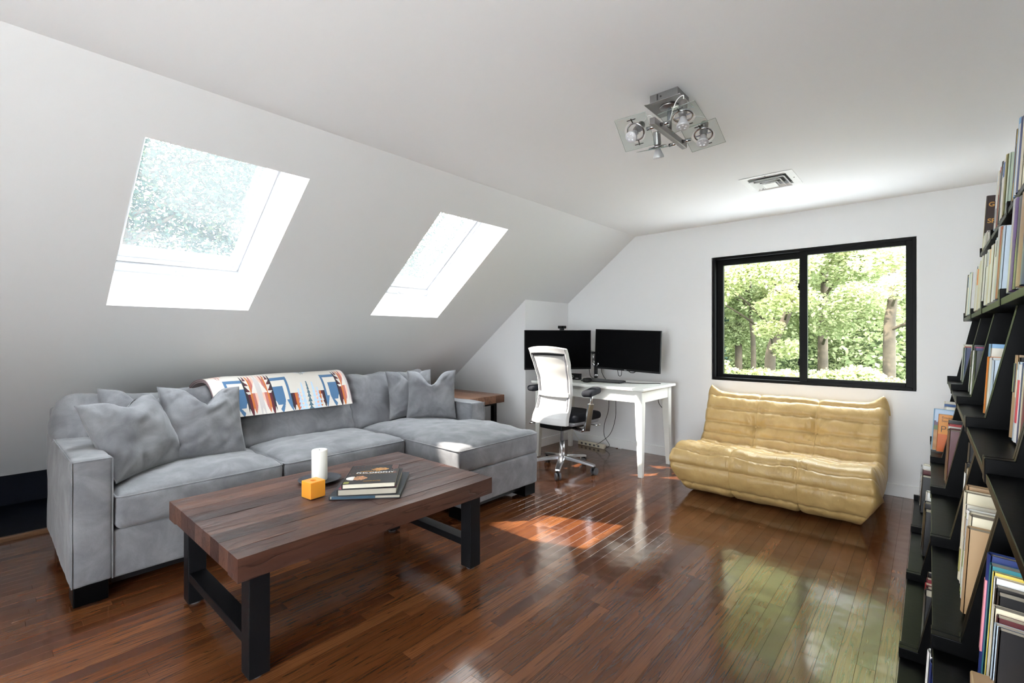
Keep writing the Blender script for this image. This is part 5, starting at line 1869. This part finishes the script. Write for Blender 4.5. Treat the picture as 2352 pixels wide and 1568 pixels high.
# bottom shelf
shelf_books(0, 0, [('ivory', .016, .24, .16), ('white', .022, .235, .16, 'dark red'), ('blue', .02, .2, .15), ('maroon', .02, .22, .15), ('cream', .03, .18, .15), ('black', .06, .2, .15)], 0.10, x=-0.04)
shelf_books(0, 1, [('white', .045, .25, .18, None, Hd), ('pale blue', .03, .21, .16), ('charcoal', .05, .22, .17), ('black', .06, .2, .16)], 0.15, x=-0.026)
shelf_books(0, 2, [('black', .014, .2, .16), ('white', .010, .18, .15), ('dark red', .018, .19, .16, 'white'), ('red', .018, .18, .15, 'white'), ('maroon', .03, .18, .15), ('black', .06, .18, .16)], 0.42, x=-0.018)
shelf_books(0, 3, [('yellow', .012, .16, .15), ('pale blue', .016, .19, .15), ('white', .024, .2, .15), ('navy', .03, .19, .15)], 0.28, x=-0.01)
bxo = thing('cardboard_box', 'plain brown cardboard box on the second shelf of the nearest bookcase', 'box', (0.14, 1.0, ZB[1] + 0.02))
MB().box(0.05, 0.24, 0.955, 1.065, ZB[1] + 0.0204, ZB[1] + 0.105).build('carton', 'cover_kraft_brown', bxo, bevel=0.003)
MB().box(0.049, 0.241, 0.954, 1.066, ZB[1] + 0.082, ZB[1] + 0.106).build('lid', 'cover_kraft_brown', bxo, bevel=0.003)


def cover_frame(key):
    """matrix for print on the camera-facing cover of a shelf book: x to the right, y up."""
    o, t, h, d = BOOKS[key]
    return o, t, h, d, Matrix.Translation((0, -t - 0.0006, 0)) @ Matrix.Rotation(R(90), 4, 'X')


o, t, h, d, CF = cover_frame((4, 0, 1))
for txt, yy_, sz, mt_ in (('GI', 0.235, 0.034, 'ink_gold'), ('SP', 0.145, 0.034, 'ink_gold'), ('DA', 0.085, 0.026, 'ink_white'), ('L', 0.05, 0.026, 'ink_white')):
    lettering(txt, sz, CF @ Matrix.Translation((0.006, yy_, 0)), mt_, o, bold=0.0006)
for rx in (0.20, 0.188):
    MB().box(0.04, 0.075, -t - 0.0008, -t - 0.0002, rx - 0.0015, rx + 0.0015).build('small_print', 'ink_gold', o, local=True)


def vertical_print(key, fn, nx=24, ny=36, name='cover_print'):
    o, t, h, d = BOOKS[key]
    mb = MB()
    mb.grid(nx, ny, lambda u, v: (0.001 + (d - 0.002) * u, -t - 0.0005, 0.001 + (h - 0.002) * v))
    cl_ = []
    for j in range(ny):
        for i in range(nx):
            cl_ += [*fn((i + 0.5) / nx, (j + 0.5) / ny), 1.0]
    ob = mb.build(name, 'print', o, local=True, fix=False)
    ob.data.attributes.new('col', 'FLOAT_COLOR', 'FACE').data.foreach_set('color', cl_)


def mixc(a, b, t):
    return tuple(x + (y - x) * t for x, y in zip(a, b))


vertical_print((1, 0, 7), lambda u, v: mixc((0.30, 0.44, 0.66), (0.45, 0.58, 0.75), v) if v > 0.72 - 0.06 * math.sin(u * 7) else ((0.10, 0.06, 0.10) if v > 0.60 else ((0.10, 0.14, 0.04) if v > 0.5 else mixc((0.36, 0.17, 0.06), (0.46, 0.26, 0.09), saw(v * 5 + u)))))
vertical_print((1, 0, 8), lambda u, v: (0.74, 0.27, 0.02) if v > 0.46 else (0.66, 0.13, 0.012))
o, t, h, d, CF = cover_frame((1, 0, 8))
lettering('Emma\nSommer', 0.017, CF @ Matrix.Translation((0.012, 0.178, 0.0004)), 'ink_black', o)
lettering('PO', 0.050, CF @ Matrix.Translation((0.008, 0.105, 0.0004)), 'ink_black', o, bold=-0.001)
vertical_print((4, 2, 7), lambda u, v: (0.62, 0.64, 0.66) if v < 0.34 else ((0.02, 0.05, 0.09) if ((u - 0.35) / 0.26) ** 2 + ((v - 0.48) / 0.17) ** 2 < 1 else mixc((0.09, 0.24, 0.34), (0.22, 0.40, 0.50), v)))
o, t, h, d, CF = cover_frame((4, 2, 7))
lettering('J', 0.024, CF @ Matrix.Translation((0.03, h - 0.03, 0.0004)), 'ink_white', o)
vertical_print((3, 2, 11), lambda u, v: mixc((0.08, 0.03, 0.02), (0.62, 0.20, 0.05), v * 2) if v < 0.5 else mixc((0.62, 0.22, 0.06), (0.16, 0.24, 0.40), (v - 0.5) * 2))
vertical_print((3, 3, 0), lambda u, v: (0.45, 0.44, 0.46) if v > 0.62 else ((0.03, 0.06, 0.025) if noise.noise(Vector((u * 9, v * 14, 0))) < 0.25 else (0.4, 0.4, 0.38)))
# spiral binding on the first notebook of the bottom shelf
o, t, h, d = BOOKS[(0, 0, 0)]
sp_ = MB()
for k in range(26):
    z_ = 0.012 + k * (h - 0.024) / 25
    sp_.tube([(0.0 - 0.004 + 0.0085 * math.cos(a_ * 0.6283), -t / 2 + 0.0095 * math.sin(a_ * 0.6283), z_ + 0.0009 * a_ / 10) for a_ in range(10)], 0.0009, 5, closed=True)
sp_.build('spiral_wire', 'ink_black', o, local=True)

# ------------------------------------------------------------------ outdoors
struct(MB().add([(-70, -60, -3.2), (50, -60, -3.2), (50, 6, -3.2), (50, 15, -2.2), (50, 45, 11.0), (-70, 45, 11.0), (-70, 15, -2.2), (-70, 6, -3.2)], [(0, 1, 2, 7), (7, 2, 3, 6), (6, 3, 4, 5)]).build('ground', 'grass_ground', fix=False))
struct(MB().box(-6.5, 4.5, -13.0, YR - 0.15, -0.35, -0.18).build('bounce_terrace', 'bounce_deck'))  # unseen pale terrace, added to bounce daylight up to the ceiling
struct(MB().box(-4.6, 1.2, YR - 1.15, YR - 0.15, 2.16, 2.26).build('added_overhang', 'trim_paint'))  # unseen overhang, added to hold back high sky light at the door
struct(MB().prism([(D + 0.18, 0.30), (D + 4.2, -0.25), (D + 4.2, -0.40), (D + 0.18, 0.12)], 'x', -6.5, 3.0).build('bounce_roof', 'bounce_metal'))  # roof added below the sightline to bounce daylight onto the ceiling
rng = np.random.default_rng(11)


def leaves(name, centres, radii, n_each, size, mat, parent=None, flat=0.5, tone=0.0):
    """cloud of small leaf blades in puffs; every blade a folded pair of triangles."""
    P, T = [], []
    for c, r, n in zip(centres, radii, n_each):
        d = rng.normal(size=(n, 3))
        d /= np.linalg.norm(d, axis=1)[:, None]
        rad = rng.random(n) ** 0.45
        p = np.array(c) + d * rad[:, None] * np.array(r)
        P.append(p)
        T.append(np.clip(rng.random(n) * 0.75 + tone + 0.18 * rng.random(), 0, 1))
    P = np.concatenate(P)
    T = np.concatenate(T)
    n = len(P)
    nz = rng.normal(size=(n, 3)) * flat
    nz[:, 2] += 1.0
    nz /= np.linalg.norm(nz, axis=1)[:, None]
    a = rng.normal(size=(n, 3))
    a -= nz * (a * nz).sum(1)[:, None]
    a /= np.linalg.norm(a, axis=1)[:, None]
    b = np.cross(nz, a)
    s = size * (0.6 + 0.8 * rng.random(n))[:, None]
    v = np.empty((n, 4, 3))
    v[:, 0] = P - a * s * 0.5
    v[:, 1] = P + b * s * 0.32 + nz * s * 0.1
    v[:, 2] = P + a * s * 0.5
    v[:, 3] = P - b * s * 0.32 + nz * s * 0.1
    me = bpy.data.meshes.new(name)
    me.vertices.add(n * 4)
    me.vertices.foreach_set('co', v.reshape(-1))
    me.loops.add(n * 4)
    me.loops.foreach_set('vertex_index', np.arange(n * 4, dtype=np.int32))
    me.polygons.add(n)
    me.polygons.foreach_set('loop_start', np.arange(0, n * 4, 4, dtype=np.int32))
    me.polygons.foreach_set('loop_total', np.full(n, 4, dtype=np.int32))
    me.update(calc_edges=True)
    at_ = me.attributes.new('rnd', 'FLOAT', 'POINT')
    at_.data.foreach_set('value', np.repeat(T, 4))
    me.materials.append(M_(mat))
    ob = bpy.data.objects.new(name, me)
    COL.objects.link(ob)
    if parent is not None:
        ob.parent = parent
        ob.matrix_parent_inverse = parent.matrix_basis.inverted()
    return ob


def tree(label, base, trunk_pts, r0, puffs, n, size, mat, twigs=6, tone=0.0, flat=0.5):
    t = thing('tree', label, 'tree', base, group='trees outside')
    pts = catmull(trunk_pts, 6)
    MB().tube(pts, [r0 * (1 - 0.75 * i / (len(pts) - 1)) for i in range(len(pts))], 12).build('trunk', 'trunk_bark', t, smooth=True)
    cs_, rs_, ns_ = [], [], []
    tot_ = sum(p[3] ** 2 for p in puffs)
    br = MB()
    for (x, y, z, r_) in puffs:
        cs_.append((x, y, z))
        rs_.append((r_ * 1.15, r_ * 1.15, r_ * 0.75))
        ns_.append(int(n * r_ ** 2 / tot_))
        k = min(range(len(pts)), key=lambda q: (pts[q] - Vector((x, y, z - r_ * 0.8))).length)
        a = pts[k]
        b = Vector((x, y, z))
        mid = (a + b) / 2 + Vector((0, 0, 0.15 * r_))
        br.tube(catmull([tuple(a), tuple(mid), tuple(b)], 5), [r0 * 0.28 * (1 - 0.085 * i) for i in range(11)], 6)
    br.build('branches', 'trunk_bark', t, smooth=True)['kind'] = 'stuff'
    f = leaves('foliage', cs_, rs_, ns_, size, mat, t, flat, tone)
    f['kind'] = 'stuff'
    return t


rt = random.Random(21)


def puffs(cx, cy, z0, z1, spread, n, r):
    return [(cx + rt.uniform(-1, 1) * spread, cy + rt.uniform(-1, 1) * spread * 0.7, rt.uniform(z0, z1), r * rt.uniform(0.7, 1.25)) for _ in range(n)]


# trees seen through the sliding window
tree('tall oak with a crooked sunlit trunk seen through the left window pane', (-2.75, 12.2, -2.6),
     [(-2.75, 12.2, -2.7), (-2.78, 12.2, 0.2), (-2.72, 12.2, 1.0), (-2.45, 12.3, 1.7), (-2.3, 12.3, 2.6), (-2.25, 12.3, 4.2), (-2.3, 12.4, 7.5)], 0.14,
     [(-3.0, 9.6, 2.25, 0.42), (-2.55, 9.4, 2.45, 0.45), (-2.1, 9.5, 2.35, 0.40), (-1.75, 9.8, 2.55, 0.35), (-3.3, 9.8, 2.0, 0.35), (-2.3, 10.2, 1.75, 0.3), (-2.0, 10.6, 1.95, 0.4), (-2.5, 10.9, 1.35, 0.28), (-2.1, 10.6, 0.95, 0.28), (-3.6, 10.4, 2.7, 0.5)] + puffs(-2.4, 11.4, 3.2, 6.5, 1.8, 10, 0.8),
     52000, 0.075, 'leaf_bright', tone=0.1)
tree('straight oak trunk behind the hazy right window pane', (-1.95, 13.8, -2.4),
     [(-1.95, 13.8, -2.5), (-1.97, 13.8, 1.0), (-1.93, 13.8, 3.0), (-1.98, 13.9, 8.0)], 0.145,
     [(-1.4, 11.2, 1.75, 0.45), (-1.0, 11.0, 1.95, 0.4), (-1.5, 11.6, 1.4, 0.35), (-0.7, 11.4, 1.6, 0.35), (-1.2, 12.0, 2.6, 0.6), (-0.6, 12.2, 2.9, 0.6), (-1.9, 12.2, 3.0, 0.6)] + puffs(-1.6, 13.0, 3.4, 7.0, 1.8, 9, 0.8),
     44000, 0.08, 'leaf_mid', tone=0.12)
tree('stout tree trunk close to the right edge of the window', (-0.52, 11.0, -2.7),
     [(-0.52, 11.0, -2.8), (-0.55, 11.0, 1.0), (-0.50, 11.0, 1.9), (-0.42, 11.1, 3.5), (-0.5, 11.2, 7.0)], 0.115,
     [(-0.3, 9.6, 2.0, 0.32), (0.1, 9.6, 2.2, 0.4), (-0.6, 10.0, 2.5, 0.4), (0.4, 9.9, 1.6, 0.4)] + puffs(-0.2, 10.6, 3.2, 6.5, 1.4, 8, 0.75),
     32000, 0.075, 'leaf_mid', tone=0.15)
tree('slim dark sapling near the left edge of the window', (-4.35, 15.5, -2.2),
     [(-4.35, 15.5, -2.4), (-4.4, 15.5, 1.5), (-4.3, 15.5, 3.2), (-4.4, 15.5, 6.5)], 0.13,
     puffs(-4.6, 14.8, 1.2, 5.0, 1.3, 9, 0.6), 18000, 0.09, 'leaf_mid', tone=0.0)
tree('pale slender trunk between sapling and crooked oak', (-3.75, 14.5, -2.2),
     [(-3.75, 14.5, -2.4), (-3.72, 14.5, 0.8), (-3.82, 14.5, 2.4), (-3.7, 14.5, 6.0)], 0.09,
     puffs(-3.7, 14.2, 2.4, 5.5, 1.1, 7, 0.6), 14000, 0.09, 'leaf_bright', tone=0.0)
for lab, c, r_, n in (('bright green shrub filling the lower right of the window', (-0.85, 9.4, 0.5), 0.74, 15000),
                      ('bright green shrub at the foot of the crooked oak', (-1.95, 9.6, 0.42), 0.6, 10000),
                      ('leafy shrub at the lower left window corner', (-2.9, 9.4, 0.55), 0.45, 6000)):
    t = thing('shrub', lab, 'shrub', (c[0], c[1], -2.9), group='shrubs below the window')
    MB().tube([(c[0], c[1], -2.95), (c[0] + 0.1, c[1], -1.2), c], [0.05, 0.035, 0.015], 8).build('stem', 'trunk_bark', t, smooth=True)
    cc = [(c[0] + rt.uniform(-1, 1) * r_ * 1.5, c[1] + rt.uniform(-1, 1) * r_ * 0.8, c[2] + rt.uniform(-1.5, 0.25) * r_) for _ in range(21)] + [c]
    rr_s = [tuple(r_ * rt.uniform(0.28, 0.5) * q for q in (1.2, 1.0, 0.7)) for _ in cc]
    f = leaves('foliage', cc, rr_s, [n // 22] * 22, 0.065, 'leaf_bright', t, 1.0, -0.15)
    f['kind'] = 'stuff'
# deep wood behind: nobody could count it
cs_, rs_, ns_ = [], [], []
for _ in range(420):
    y_ = rt.uniform(16, 27)
    cs_.append((rt.uniform(-14, 5), y_, rt.uniform(-2.5, 8.0)))
    q = rt.uniform(0.9, 1.7)
    rs_.append((q, q * 0.8, q * 0.7))
    ns_.append(760)
f = leaves('forest', cs_, rs_, ns_, 0.14, 'leaf_mid', None, 0.6, 0.0)
tag(f, 'dense sunlit green wood filling the view beyond the window', 'forest', kind='stuff')

# evergreens seen through the roof windows, on the other side of the house
for lab, x, y, h_, sp in (('hazy blue-green evergreen filling the near roof window', -11.2, 3.0, 13.0, 2.0), ('evergreen filling the middle gap seen through the near roof window', -12.0, 5.6, 13.0, 1.8),
                          ('evergreen just beyond the near roof window view', -12.0, 8.4, 13.0, 2.0), ('evergreen framed by the far roof window', -9.6, 10.6, 12.0, 2.0),
                          ('evergreen behind the roof, farthest along', -8.0, 14.2, 12.0, 2.2), ('evergreen at the near end of the roof windows', -12.5, -0.2, 12.0, 2.0)):
    tree(lab, (x, y - 1.3, -3.2), [(x, y - 1.3, -3.3), (x + 0.1, y - 1.3, 1), (x, y - 1.2, 5), (x, y - 1.2, h_)], 0.2, puffs(x + 0.5, y, 0.5, h_, sp, 34, 1.2), 56000, 0.10, 'leaf_cool', tone=-0.05)
# the tree whose crown shades most of the near roof window
tree('broad tree shading the near roof window', (-7.6, -5.2, -3.2), [(-7.6, -5.2, -3.3), (-7.3, -5.0, 1.0), (-6.6, -4.6, 4.0), (-6.0, -4.2, 6.0)], 0.25,
     [(-6.02, -2.25, 6.0, 0.19), (-5.96, -2.83, 6.0, 0.46), (-6.42, -2.5, 6.0, 0.36), (-5.25, -2.92, 6.0, 0.36), (-5.6, -3.25, 6.1, 0.5), (-5.95, -3.9, 6.0, 0.95), (-5.5, -4.6, 6.2, 0.9), (-6.8, -3.6, 5.8, 0.9), (-6.4, -4.8, 6.4, 1.0), (-7.3, -4.4, 5.6, 0.9)], 16000, 0.15, 'leaf_mid')
